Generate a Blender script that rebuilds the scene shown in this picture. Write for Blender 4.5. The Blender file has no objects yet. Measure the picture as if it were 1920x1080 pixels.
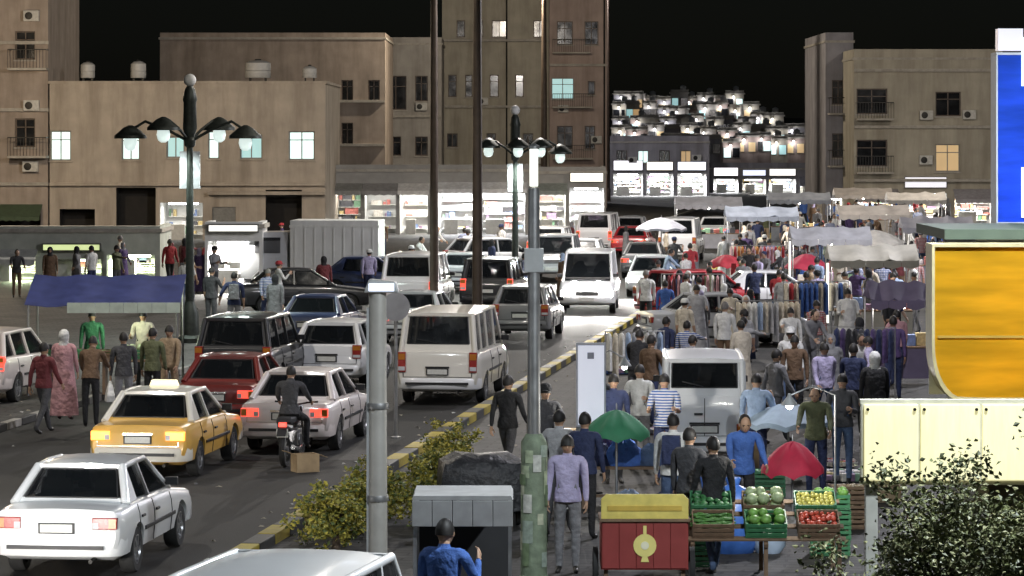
import bpy, bmesh, math, random
from mathutils import Vector, Matrix
random.seed(7)
R = math.radians
S = bpy.context.scene
COL = S.collection

# ------------------------------------------------------------------ camera
CAM_H = 5.7            # camera height above the road
F = 6000.0             # focal length in photo pixels (1920 wide)
cd = bpy.data.cameras.new('camera'); cam = bpy.data.objects.new('camera', cd); COL.objects.link(cam)
cd.sensor_width = 36.0; cd.lens = 36.0 * F / 1920.0
cd.shift_y = -290.0 / 1920.0
cd.clip_start = 0.5; cd.clip_end = 6000
cam.location = (0, 0, CAM_H); cam.rotation_euler = (R(90), 0, 0)
S.camera = cam

# ------------------------------------------------------------------ night sky, moon, exposure
W = bpy.data.worlds.new('World'); S.world = W; W.use_nodes = True
nt = W.node_tree; bg = nt.nodes['Background']
sky = nt.nodes.new('ShaderNodeTexSky'); sky.sky_type = 'NISHITA'; sky.sun_disc = False
sky.sun_elevation = R(38); sky.sun_rotation = R(200); sky.air_density = 1.0; sky.dust_density = 1.2
nt.links.new(sky.outputs[0], bg.inputs[0]); bg.inputs[1].default_value = 0.0008
sd = bpy.data.lights.new('moon', 'SUN'); sd.energy = 0.05; sd.angle = R(0.5); sd.color = (0.8, 0.88, 1.0)
sun = bpy.data.objects.new('moon', sd); COL.objects.link(sun)
sun.rotation_euler = (R(52), 0, R(20))
S.view_settings.view_transform = 'Standard'; S.view_settings.look = 'None'
S.view_settings.gamma = 1.0; S.view_settings.use_curve_mapping = False
S.view_settings.exposure = 0.0
S.cycles.use_denoising = True
S.cycles.max_bounces = 6; S.cycles.diffuse_bounces = 3; S.cycles.glossy_bounces = 3
S.cycles.transmission_bounces = 4; S.cycles.transparent_max_bounces = 8
S.cycles.sample_clamp_indirect = 4.0

# ------------------------------------------------------------------ where things stand
def G(x, y, z=0.0):
    """ground point seen at photo pixel x, y (for the plane z)"""
    Y = F * (CAM_H - z) / (y - 250.0)
    return Vector(((x - 960.0) * Y / F, Y, z))
def KX(Y): return -9.30 + 0.134 * Y          # the right-hand kerb line
ROAD = math.atan(0.134)                      # heading of the road, from +Y towards +X
U = Vector((math.sin(ROAD), math.cos(ROAD), 0)); N = Vector((-math.cos(ROAD), math.sin(ROAD), 0))
def P(Y, t, z=0.0):
    """point at depth Y, t metres left of the right-hand kerb"""
    return Vector((KX(Y) - t, Y, z))
RW = 8.6                                     # road width
PAVE = 0.12

# ------------------------------------------------------------------ materials
MATS = {}
def ntree(name):
    m = bpy.data.materials.new(name); m.use_nodes = True
    b = m.node_tree.nodes['Principled BSDF']
    return m, m.node_tree, b
def pm(name, col, rough=0.6, metal=0.0, var=0.12, scale=6.0, bump=0.0, bscale=None, bdist=0.02, coat=0.0, emit=None, es=0.0, dirt=0.0, spec=0.5, streak=False):
    """procedural surface: colour broken up by two noises, uneven gloss, fine bump"""
    if name in MATS: return MATS[name]
    m, t, b = ntree(name)
    N_ = t.nodes; L = t.links
    tc = N_.new('ShaderNodeTexCoord')
    n1 = N_.new('ShaderNodeTexNoise'); n1.inputs['Scale'].default_value = scale; n1.inputs['Detail'].default_value = 5
    L.new(tc.outputs['Object'], n1.inputs['Vector'])
    r = N_.new('ShaderNodeValToRGB')
    c = Vector(col)
    lo = c * (1 - var); hi = c * (1 + var)
    r.color_ramp.elements[0].position = 0.3; r.color_ramp.elements[1].position = 0.7
    r.color_ramp.elements[0].color = (*lo, 1); r.color_ramp.elements[1].color = (*[min(1, q) for q in hi], 1)
    L.new(n1.outputs['Fac'], r.inputs[0])
    out = r.outputs[0]
    if dirt > 0:
        n2 = N_.new('ShaderNodeTexNoise'); n2.inputs['Scale'].default_value = scale * 0.23; n2.inputs['Detail'].default_value = 8
        n2.inputs['Roughness'].default_value = 0.65
        if streak:
            mp = N_.new('ShaderNodeMapping'); mp.inputs['Scale'].default_value = (4.0, 4.0, .55); L.new(tc.outputs['Object'], mp.inputs[0]); L.new(mp.outputs[0], n2.inputs['Vector'])
        else: L.new(tc.outputs['Object'], n2.inputs['Vector'])
        mr = N_.new('ShaderNodeMapRange'); mr.inputs[1].default_value = 0.42; mr.inputs[2].default_value = 0.72
        mr.inputs[3].default_value = 0.0; mr.inputs[4].default_value = dirt
        L.new(n2.outputs['Fac'], mr.inputs[0])
        mx = N_.new('ShaderNodeMix'); mx.data_type = 'RGBA'
        L.new(mr.outputs[0], mx.inputs['Factor']); L.new(out, mx.inputs['A'])
        mx.inputs['B'].default_value = (c[0] * 0.35 + .01, c[1] * 0.32 + .01, c[2] * 0.28 + .008, 1)
        out = mx.outputs['Result']
    L.new(out, b.inputs['Base Color'])
    b.inputs['Metallic'].default_value = metal
    mr2 = N_.new('ShaderNodeMapRange'); mr2.inputs[3].default_value = max(0.02, rough - 0.1); mr2.inputs[4].default_value = min(1, rough + 0.1)
    L.new(n1.outputs['Fac'], mr2.inputs[0]); L.new(mr2.outputs[0], b.inputs['Roughness'])
    b.inputs['Coat Weight'].default_value = coat; b.inputs['Coat Roughness'].default_value = 0.08
    b.inputs['Specular IOR Level'].default_value = spec
    if bump > 0:
        n3 = N_.new('ShaderNodeTexNoise'); n3.inputs['Scale'].default_value = bscale or scale * 6; n3.inputs['Detail'].default_value = 4
        L.new(tc.outputs['Object'], n3.inputs['Vector'])
        bp = N_.new('ShaderNodeBump'); bp.inputs['Strength'].default_value = bump; bp.inputs['Distance'].default_value = bdist
        L.new(n3.outputs['Fac'], bp.inputs['Height']); L.new(bp.outputs[0], b.inputs['Normal'])
    if emit:
        b.inputs['Emission Color'].default_value = (*emit, 1); b.inputs['Emission Strength'].default_value = es
    MATS[name] = m
    return m
def glass_mat(name, col, rough=0.06, alpha=0.75):
    if name in MATS: return MATS[name]
    m, t, b = ntree(name)
    b.inputs['Base Color'].default_value = (*col, 1); b.inputs['Roughness'].default_value = rough
    b.inputs['Alpha'].default_value = alpha; b.inputs['Specular IOR Level'].default_value = 0.6
    n = t.nodes.new('ShaderNodeTexNoise'); n.inputs['Scale'].default_value = 3
    tc = t.nodes.new('ShaderNodeTexCoord'); t.links.new(tc.outputs['Object'], n.inputs['Vector'])
    mr = t.nodes.new('ShaderNodeMapRange'); mr.inputs[3].default_value = rough * .5; mr.inputs[4].default_value = rough * 2.5
    t.links.new(n.outputs['Fac'], mr.inputs[0]); t.links.new(mr.outputs[0], b.inputs['Roughness'])
    MATS[name] = m
    return m
def glow(name, col, s, base=None, grime=False):
    if name in MATS: return MATS[name]
    m, t, b = ntree(name)
    b.inputs['Base Color'].default_value = (*(base or col), 1); b.inputs['Roughness'].default_value = 0.35
    n = t.nodes.new('ShaderNodeTexNoise'); n.inputs['Scale'].default_value = 2.5
    tc = t.nodes.new('ShaderNodeTexCoord'); t.links.new(tc.outputs['Object'], n.inputs['Vector'])
    mr = t.nodes.new('ShaderNodeMapRange'); mr.inputs[3].default_value = s * .88; mr.inputs[4].default_value = s * 1.12
    t.links.new(n.outputs['Fac'], mr.inputs[0]); t.links.new(mr.outputs[0], b.inputs['Emission Strength'])
    b.inputs['Emission Color'].default_value = (*col, 1)
    if grime:
        mp = t.nodes.new('ShaderNodeMapping'); mp.inputs['Scale'].default_value = (5, 5, .7); n2 = t.nodes.new('ShaderNodeTexNoise'); n2.inputs['Scale'].default_value = 1.4; n2.inputs['Detail'].default_value = 8; n2.inputs['Roughness'].default_value = .7
        t.links.new(tc.outputs['Object'], mp.inputs[0]); t.links.new(mp.outputs[0], n2.inputs['Vector'])
        m2 = t.nodes.new('ShaderNodeMapRange'); m2.inputs[1].default_value = .4; m2.inputs[2].default_value = .75; m2.inputs[3].default_value = s * 1.05; m2.inputs[4].default_value = s * .55
        t.links.new(n2.outputs['Fac'], m2.inputs[0]); t.links.new(m2.outputs[0], b.inputs['Emission Strength'])
    MATS[name] = m
    return m
def sheet(name, col, trans=0.6):
    """translucent plastic or cloth that lets the lamps behind it through"""
    if name in MATS: return MATS[name]
    m = bpy.data.materials.new(name); m.use_nodes = True; t = m.node_tree
    t.nodes.remove(t.nodes['Principled BSDF']); o = t.nodes['Material Output']
    d = t.nodes.new('ShaderNodeBsdfDiffuse'); tr = t.nodes.new('ShaderNodeBsdfTranslucent'); mx = t.nodes.new('ShaderNodeMixShader')
    n = t.nodes.new('ShaderNodeTexNoise'); n.inputs['Scale'].default_value = 2.0; n.inputs['Detail'].default_value = 4
    tc = t.nodes.new('ShaderNodeTexCoord'); t.links.new(tc.outputs['Object'], n.inputs['Vector'])
    r = t.nodes.new('ShaderNodeValToRGB'); c = Vector(col)
    r.color_ramp.elements[0].position = .3; r.color_ramp.elements[1].position = .7
    r.color_ramp.elements[0].color = (*(c * .72), 1); r.color_ramp.elements[1].color = (*[min(1, q * 1.12) for q in c], 1)
    mp = t.nodes.new('ShaderNodeMapping'); mp.inputs['Scale'].default_value = (.5, 1, 3.2); t.links.new(tc.outputs['Object'], mp.inputs[0]); t.links.new(mp.outputs[0], n.inputs['Vector'])
    t.links.new(n.outputs['Fac'], r.inputs[0]); t.links.new(r.outputs[0], d.inputs[0]); t.links.new(r.outputs[0], tr.inputs[0])
    mx.inputs[0].default_value = trans
    t.links.new(d.outputs[0], mx.inputs[1]); t.links.new(tr.outputs[0], mx.inputs[2]); t.links.new(mx.outputs[0], o.inputs[0])
    MATS[name] = m
    return m

# ------------------------------------------------------------------ mesh builder
class MB:
    def __init__(s): s.v = []; s.f = []; s.m = []
    def add(s, vs, fs, m=0):
        o = len(s.v); s.v += [tuple(q) for q in vs]
        for f in fs: s.f.append([i + o for i in f]); s.m.append(m)
        return s
    def box(s, c, d, m=0, rz=0.0, taper=1.0):
        x, y, z = d[0] / 2, d[1] / 2, d[2] / 2
        vs = []
        for sz in (-1, 1):
            k = taper if sz > 0 else 1
            for sx, sy in ((-1, -1), (1, -1), (1, 1), (-1, 1)):
                a, b = sx * x * k, sy * y * k
                vs.append((c[0] + a * math.cos(rz) - b * math.sin(rz), c[1] + a * math.sin(rz) + b * math.cos(rz), c[2] + sz * z))
        return s.add(vs, [(3, 2, 1, 0), (4, 5, 6, 7), (0, 1, 5, 4), (1, 2, 6, 5), (2, 3, 7, 6), (3, 0, 4, 7)], m)
    def box2(s, a, b, m=0):
        return s.box([(a[i] + b[i]) / 2 for i in range(3)], [abs(b[i] - a[i]) for i in range(3)], m)
    def bar(s, p, q, w, h=None, up=(0, 0, 1), m=0):
        p = Vector(p); q = Vector(q); h = h or w; d = (q - p).normalized(); up = Vector(up)
        if abs(d.dot(up)) > .98: up = Vector((0, 1, 0))
        a = d.cross(up).normalized() * w / 2; b = a.cross(d).normalized() * h / 2
        vs = [p - a - b, p + a - b, p + a + b, p - a + b, q - a - b, q + a - b, q + a + b, q - a + b]
        return s.add(vs, [(0, 1, 2, 3), (7, 6, 5, 4), (0, 4, 5, 1), (1, 5, 6, 2), (2, 6, 7, 3), (3, 7, 4, 0)], m)
    def tube(s, pts, r, n=8, m=0, cap=True):
        pts = [Vector(p) for p in pts]; k = len(pts)
        rr = r if isinstance(r, (list, tuple)) else [r] * k
        rings = []
        ref = None
        for i, p in enumerate(pts):
            d = (pts[min(i + 1, k - 1)] - pts[max(i - 1, 0)]).normalized()
            if ref is None:
                ref = Vector((1, 0, 0)) if abs(d.x) < .9 else Vector((0, 1, 0))
            a = (ref - d * ref.dot(d)).normalized(); ref = a; b = d.cross(a)
            rings.append([p + (a * math.cos(2 * math.pi * j / n) + b * math.sin(2 * math.pi * j / n)) * rr[i] for j in range(n)])
        return s.loft(rings, True, cap, m)
    def loft(s, rings, closed=True, cap=True, m=0):
        n = len(rings[0]); vs = [q for r in rings for q in r]; fs = []
        for i in range(len(rings) - 1):
            for j in range(n if closed else n - 1):
                k = (j + 1) % n
                fs.append((i * n + j, i * n + k, (i + 1) * n + k, (i + 1) * n + j))
        if cap:
            fs.append(tuple(range(n - 1, -1, -1))); fs.append(tuple((len(rings) - 1) * n + j for j in range(n)))
        return s.add(vs, fs, m)
    def lathe(s, prof, c=(0, 0, 0), n=12, m=0, sx=1.0, sy=1.0, cap=True):
        return s.loft([[(c[0] + r * sx * math.cos(2 * math.pi * j / n), c[1] + r * sy * math.sin(2 * math.pi * j / n), c[2] + z) for j in range(n)] for r, z in prof], True, cap, m)
    def lathe_y(s, prof, c=(0, 0, 0), n=16, m=0, cap=True):
        return s.loft([[(c[0] + r * math.cos(2 * math.pi * j / n), c[1] + y, c[2] + r * math.sin(2 * math.pi * j / n)) for j in range(n)] for r, y in prof], True, cap, m)
    def prism(s, poly, a, b, axis='y', m=0):
        """poly of (u, w) pushed from a to b along the axis"""
        def pt(u, w, d): return (u, d, w) if axis == 'y' else ((d, u, w) if axis == 'x' else (u, w, d))
        n = len(poly)
        vs = [pt(u, w, a) for u, w in poly] + [pt(u, w, b) for u, w in poly]
        fs = [tuple(range(n)), tuple(range(2 * n - 1, n - 1, -1))] + [(i, (i + 1) % n, n + (i + 1) % n, n + i)[::-1] for i in range(n)]
        return s.add(vs, fs, m)
    def quad(s, a, b, c, d, m=0): return s.add([a, b, c, d], [(0, 1, 2, 3)], m)
    def slab(s, a, b, c, d, th, m=0):
        """a quad with thickness towards its back"""
        a, b, c, d = map(Vector, (a, b, c, d)); n = (b - a).cross(d - a).normalized() * th
        return s.add([a, b, c, d, a - n, b - n, c - n, d - n], [(0, 1, 2, 3), (7, 6, 5, 4), (1, 0, 4, 5), (2, 1, 5, 6), (3, 2, 6, 7), (0, 3, 7, 4)], m)
    def sphere(s, c, r, m=0, nu=8, nv=6, sq=(1, 1, 1)):
        rings = []
        for i in range(nv + 1):
            a = math.pi * i / nv; rr = max(math.sin(a), .02)
            rings.append([(c[0] + r * sq[0] * rr * math.cos(2 * math.pi * j / nu), c[1] + r * sq[1] * rr * math.sin(2 * math.pi * j / nu), c[2] - r * sq[2] * math.cos(a)) for j in range(nu)])
        return s.loft(rings, True, True, m)
    def xform(s, mat):
        s.v = [tuple(mat @ Vector(q)) for q in s.v]; return s
    def mesh(s, name, mats, smooth=None, bevel=0.0, fix=False):
        me = bpy.data.meshes.new(name); me.from_pydata(s.v, [], s.f)
        for q in (mats if isinstance(mats, (list, tuple)) else [mats]): me.materials.append(q)
        me.polygons.foreach_set('material_index', s.m)
        if bevel > 0 or fix:
            bm = bmesh.new(); bm.from_mesh(me)
            bmesh.ops.recalc_face_normals(bm, faces=bm.faces)
            if bevel > 0: bmesh.ops.bevel(bm, geom=[e for e in bm.edges if e.is_manifold and e.calc_face_angle(0) > .5], offset=bevel, segments=2, affect='EDGES', profile=.6, clamp_overlap=True)
            bm.to_mesh(me); bm.free()
        if smooth is not None:
            me.polygons.foreach_set('use_smooth', [True] * len(me.polygons)); me.set_sharp_from_angle(angle=R(smooth))
        me.update()
        return me
    def build(s, name, mats, parent=None, smooth=None, bevel=0.0, loc=None, rz=0.0, fix=True):
        return link(name, s.mesh(name, mats, smooth, bevel, fix), parent, loc, rz)
def link(name, me, parent=None, loc=None, rz=0.0):
    o = bpy.data.objects.new(name, me); COL.objects.link(o)
    if parent: o.parent = parent
    if loc is not None: o.location = loc
    if rz: o.rotation_euler = (0, 0, rz)
    return o
def tag(o, label, cat, group=None, kind=None):
    if label: o['label'] = label
    if cat: o['category'] = cat
    if group: o['group'] = group
    if kind: o['kind'] = kind
    return o
def thing(name, label, cat, loc=(0, 0, 0), rz=0.0, group=None):
    o = link(name, None, None, loc, rz)
    o.empty_display_size = .2
    return tag(o, label, cat, group)
def struct(o): o['kind'] = 'structure'; return o
def lamp(parent, loc, watts, col, radius=0.12, kind='POINT', cone=150, blend=.6, rot=None, size=None, world=False):
    d = bpy.data.lights.new('lamp_light', kind); d.energy = watts; d.color = col
    if kind in ('POINT', 'SPOT'): d.shadow_soft_size = radius
    if kind == 'SPOT': d.spot_size = R(cone); d.spot_blend = blend
    if kind == 'AREA':
        d.shape = 'RECTANGLE'; d.size, d.size_y = size
    o = bpy.data.objects.new('lamp_light', d); COL.objects.link(o); o.location = loc
    if parent: o.parent = parent
    if rot: o.rotation_euler = rot
    return o
def copy_tree(o, parent=None):
    c = o.copy(); COL.objects.link(c); c.parent = parent
    for ch in o.children: copy_tree(ch, c)
    return c
ORD = ['first', 'second', 'third', 'fourth', 'fifth', 'sixth', 'seventh', 'eighth', 'ninth', 'tenth', 'eleventh', 'twelfth', 'thirteenth', 'fourteenth', 'fifteenth', 'sixteenth', 'seventeenth', 'eighteenth', 'nineteenth', 'twentieth']

WARM = (1.0, .72, .42); NEUT = (1.0, .93, .82); COOL = (.86, .94, 1.0); LAV = (.93, .92, 1.0)
# ================================================================== THE SETTING
# ground, road, pavements, kerbs, hills
asphalt = pm('asphalt', (.023, .0226, .022), .78, var=.35, scale=1.3, bump=.5, bscale=60, dirt=.6, spec=.3)
patch_m = pm('asphalt_patch', (.022, .022, .022), .7, var=.2, scale=3, bump=.4, bscale=70, spec=.3)
def slabs(name, c1, c2, joint, sc):
    m, t, b = ntree(name); tc = t.nodes.new('ShaderNodeTexCoord'); mp = t.nodes.new('ShaderNodeMapping'); mp.inputs['Rotation'].default_value = (0, 0, ROAD)
    br = t.nodes.new('ShaderNodeTexBrick'); br.inputs['Scale'].default_value = sc; br.inputs['Mortar Size'].default_value = .02; br.offset = .5
    br.inputs['Color1'].default_value = (*c1, 1); br.inputs['Color2'].default_value = (*c2, 1); br.inputs['Mortar'].default_value = (*joint, 1)
    n = t.nodes.new('ShaderNodeTexNoise'); n.inputs['Scale'].default_value = .7; n.inputs['Detail'].default_value = 9; n.inputs['Roughness'].default_value = .7
    mr = t.nodes.new('ShaderNodeMapRange'); mr.inputs[1].default_value = .35; mr.inputs[2].default_value = .65; mr.inputs[3].default_value = .45; mr.inputs[4].default_value = 1.25
    mx = t.nodes.new('ShaderNodeMix'); mx.data_type = 'RGBA'; mx.blend_type = 'MULTIPLY'; mx.inputs['Factor'].default_value = 1
    L = t.links; L.new(tc.outputs['Object'], mp.inputs[0]); L.new(mp.outputs[0], br.inputs['Vector']); L.new(tc.outputs['Object'], n.inputs['Vector']); L.new(n.outputs['Fac'], mr.inputs[0])
    L.new(br.outputs['Color'], mx.inputs['A']); L.new(mr.outputs[0], mx.inputs['B']); L.new(mx.outputs['Result'], b.inputs['Base Color'])
    bp = t.nodes.new('ShaderNodeBump'); bp.inputs['Strength'].default_value = .5; bp.inputs['Distance'].default_value = .01; L.new(br.outputs['Fac'], bp.inputs['Height']); bp.invert = True; L.new(bp.outputs[0], b.inputs['Normal'])
    b.inputs['Roughness'].default_value = .75; b.inputs['Specular IOR Level'].default_value = .3
    return m
paving = slabs('paving', (.050, .048, .046), (.038, .037, .036), (.018, .017, .016), 1.0)
plaza_m = slabs('plaza_paving', (.085, .08, .074), (.07, .068, .064), (.03, .03, .028), .9)
earth = pm('earth', (.09, .085, .075), .9, var=.2, scale=.3, dirt=.4)
hillm = pm('hill_scrub', (.06, .055, .035), .95, var=.4, scale=.05, dirt=.5)
struct(MB().quad((-1500, -300, -.03), (1500, -300, -.03), (1500, 3000, -.03), (-1500, 3000, -.03)).build('ground', earth))
def strip(name, t0, t1, y0, y1, z, mat, th=0.0):
    a, b, c, d = P(y0, t1, z), P(y0, t0, z), P(y1, t0, z), P(y1, t1, z)
    m = MB()
    if th: m.slab(a, b, c, d, th)
    else: m.quad(a, b, c, d)
    return struct(m.build(name, mat))
strip('road', -.02, RW + .02, -40, 520, 0.0, asphalt)
strip('pavement_right', -60, -.16, -40, 520, PAVE, paving, .14)
strip('pavement_left', RW + .16, RW + 90, -40, 520, PAVE, plaza_m, .14)
kerb_y = pm('kerb_yellow_paint', (.40, .31, .03), .65, var=.4, scale=4, bump=.4, dirt=.95)
kerb_k = pm('kerb_black_paint', (.03, .03, .03), .6, var=.3, scale=8, bump=.2, dirt=.3)
kerb_g = pm('kerb_stone', (.30, .29, .27), .8, var=.2, scale=6, bump=.3, dirt=.5)
def kerb(name, t, mats, y0, y1, step, hh=.15, ww=.17):
    root = struct(link(name, None, None, (0, 0, 0)))
    me = [MB().box((0, 0, hh / 2), (ww, step - .03, hh)).mesh('kerb_stone', q, None, .018, True) for q in mats]
    y = y0; i = 0
    while y < y1:
        p = P(y, t); o = link('kerb_stone', me[i % len(me)], root, (p.x, p.y, random.uniform(-.008, .006)), -ROAD + random.uniform(-.006, .006))
        y += step * math.cos(ROAD); i += 1
    rest = MB().bar(P(y + .0, t, hh / 2), P(520, t, hh / 2), ww, hh).build('kerb_run', mats[0], root)
    m2 = MB().bar(P(-40, t, hh / 2), P(y0 - step * .6, t, hh / 2), ww, hh).build('kerb_run', mats[0], root)
kerb('kerb_right', -.14, [kerb_y, kerb_k], 38, 110, 1.0, .27, .26)
kerb('kerb_left', RW + .09, [kerb_g, kerb_k], 50, 110, 1.0)
# repairs and covers in the carriageway
rd = [o for o in S.objects if o.name == 'road'][0]
for Y_, t_, w_, l_ in ((47, 5.3, 1.1, 3.2), (58, 1.2, .9, 4.5), (66, 6.6, 1.6, 2.4), (84, 4.0, 1.0, 5.0), (52, 7.6, .8, 6.0)):
    a_ = P(Y_, t_); q = [a_ + U * l_ / 2 * i + N * w_ / 2 * j for i, j in ((-1, -1), (-1, 1), (1, 1), (1, -1))]
    MB().quad(*[(v.x, v.y, .004) for v in q]).build('road_patch', patch_m, rd, fix=False)
for Y_, t_ in ((51, 3.9), (64, 3.6), (78, 3.9)):
    a_ = P(Y_, t_); MB().lathe([(.36, .005), (.36, .012), (.33, .013), (.32, .009)], (a_.x, a_.y, 0), 24).build('manhole_cover', pm('cast_iron', (.03, .029, .028), .55, .7, var=.3, scale=20, bump=.5), rd, 35)
# litter trodden into road and pavement
lt = MB(); LR = random.Random(77)
for i in range(420):
    Y_ = LR.uniform(42, 95); t_ = LR.choice([LR.uniform(-9, -.5), LR.uniform(-9, -.5), LR.uniform(.1, .9), LR.uniform(8.9, 13), LR.uniform(0, RW)]); a_ = P(Y_, t_); zz = (PAVE if t_ < 0 or t_ > RW else 0) + .004
    s_ = LR.uniform(.02, .075); an = LR.uniform(0, 6.28); c_, d_ = math.cos(an) * s_, math.sin(an) * s_
    lt.add([(a_.x + c_, a_.y + d_, zz), (a_.x - d_ * .7, a_.y + c_ * .7, zz + LR.uniform(0, .03)), (a_.x - c_, a_.y - d_, zz), (a_.x + d_ * .7, a_.y - c_ * .7, zz + LR.uniform(0, .03)), (a_.x, a_.y, zz + LR.uniform(.005, .035))], [(0, 1, 4), (1, 2, 4), (2, 3, 4), (3, 0, 4)], LR.randrange(4))
tag(lt.build('litter', [pm('litter_%d' % i, c, .8, var=.2, scale=30) for i, c in enumerate([(.5, .5, .48), (.3, .27, .2), (.12, .12, .12), (.4, .36, .3)])], fix=False), 'scraps of paper and plastic on road and pavement', 'litter', kind='stuff')
# hills behind the town
def hill(name, x0, x1, y, h, seed, d=260):
    rnd = random.Random(seed); nx, ny = 40, 10; vs = []; fs = []
    ph = [rnd.uniform(0, 6.28) for _ in range(6)]
    for j in range(ny + 1):
        for i in range(nx + 1):
            u = i / nx; v = j / ny
            e = math.sin(math.pi * min(1, max(0, u))) ** .5
            zz = h * e * math.sin(math.pi * .5 * min(1, v * 1.15)) * (1 + .10 * math.sin(9 * u + ph[0]) + .06 * math.sin(21 * u + ph[1] + 3 * v))
            vs.append((x0 + (x1 - x0) * u, y + d * v, zz - 1))
    for j in range(ny):
        for i in range(nx):
            a = j * (nx + 1) + i; fs.append((a, a + 1, a + nx + 2, a + nx + 1))
    return struct(MB().add(vs, fs).build(name, hillm, None, 60))
hill('hill', -10, 120, 392, 8.5, 5, 130)

# ------------------------------------------------------------------ buildings
frame_m = pm('window_frame_paint', (.28, .27, .25), .5, var=.15, scale=9)
frame_d = pm('window_frame_brown', (.09, .06, .04), .5, var=.2, scale=9)
sill_m = pm('sill_stone', (.42, .39, .34), .8, var=.15, scale=5, dirt=.4)
pane_d = pm('pane_dark', (.012, .013, .015), .12, var=.3, scale=2, spec=.6)
pane_w = glow('pane_lit_white', (.72, .95, .90), 1.15, (.6, .7, .7))
pane_t = glow('pane_lit_teal', (.36, .62, .62), .75, (.4, .6, .6))
pane_y = glow('pane_lit_warm', (1.0, .62, .28), .35, (.6, .5, .3))
iron = pm('dark_iron', (.025, .024, .022), .5, .6, var=.3, scale=12)
acw = pm('ac_casing', (.55, .54, .50), .55, var=.12, scale=10, dirt=.4)
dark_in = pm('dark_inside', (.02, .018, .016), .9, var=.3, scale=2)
PANES = {'d': pane_d, 'w': pane_w, 't': pane_t, 'y': pane_y}
def wall_cells(x0, x1, z0, z1, ops):
    xs = sorted({x0, x1, *[o[0] for o in ops], *[o[1] for o in ops]}); zs = sorted({z0, z1, *[o[2] for o in ops], *[o[3] for o in ops]})
    xs = [q for q in xs if x0 - 1e-6 <= q <= x1 + 1e-6]; zs = [q for q in zs if z0 - 1e-6 <= q <= z1 + 1e-6]
    cells = []
    for i in range(len(xs) - 1):
        for j in range(len(zs) - 1):
            cx = (xs[i] + xs[i + 1]) / 2; cz = (zs[j] + zs[j + 1]) / 2
            if not any(o[0] < cx < o[1] and o[2] < cz < o[3] for o in ops): cells.append((xs[i], xs[i + 1], zs[j], zs[j + 1]))
    return cells
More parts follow.
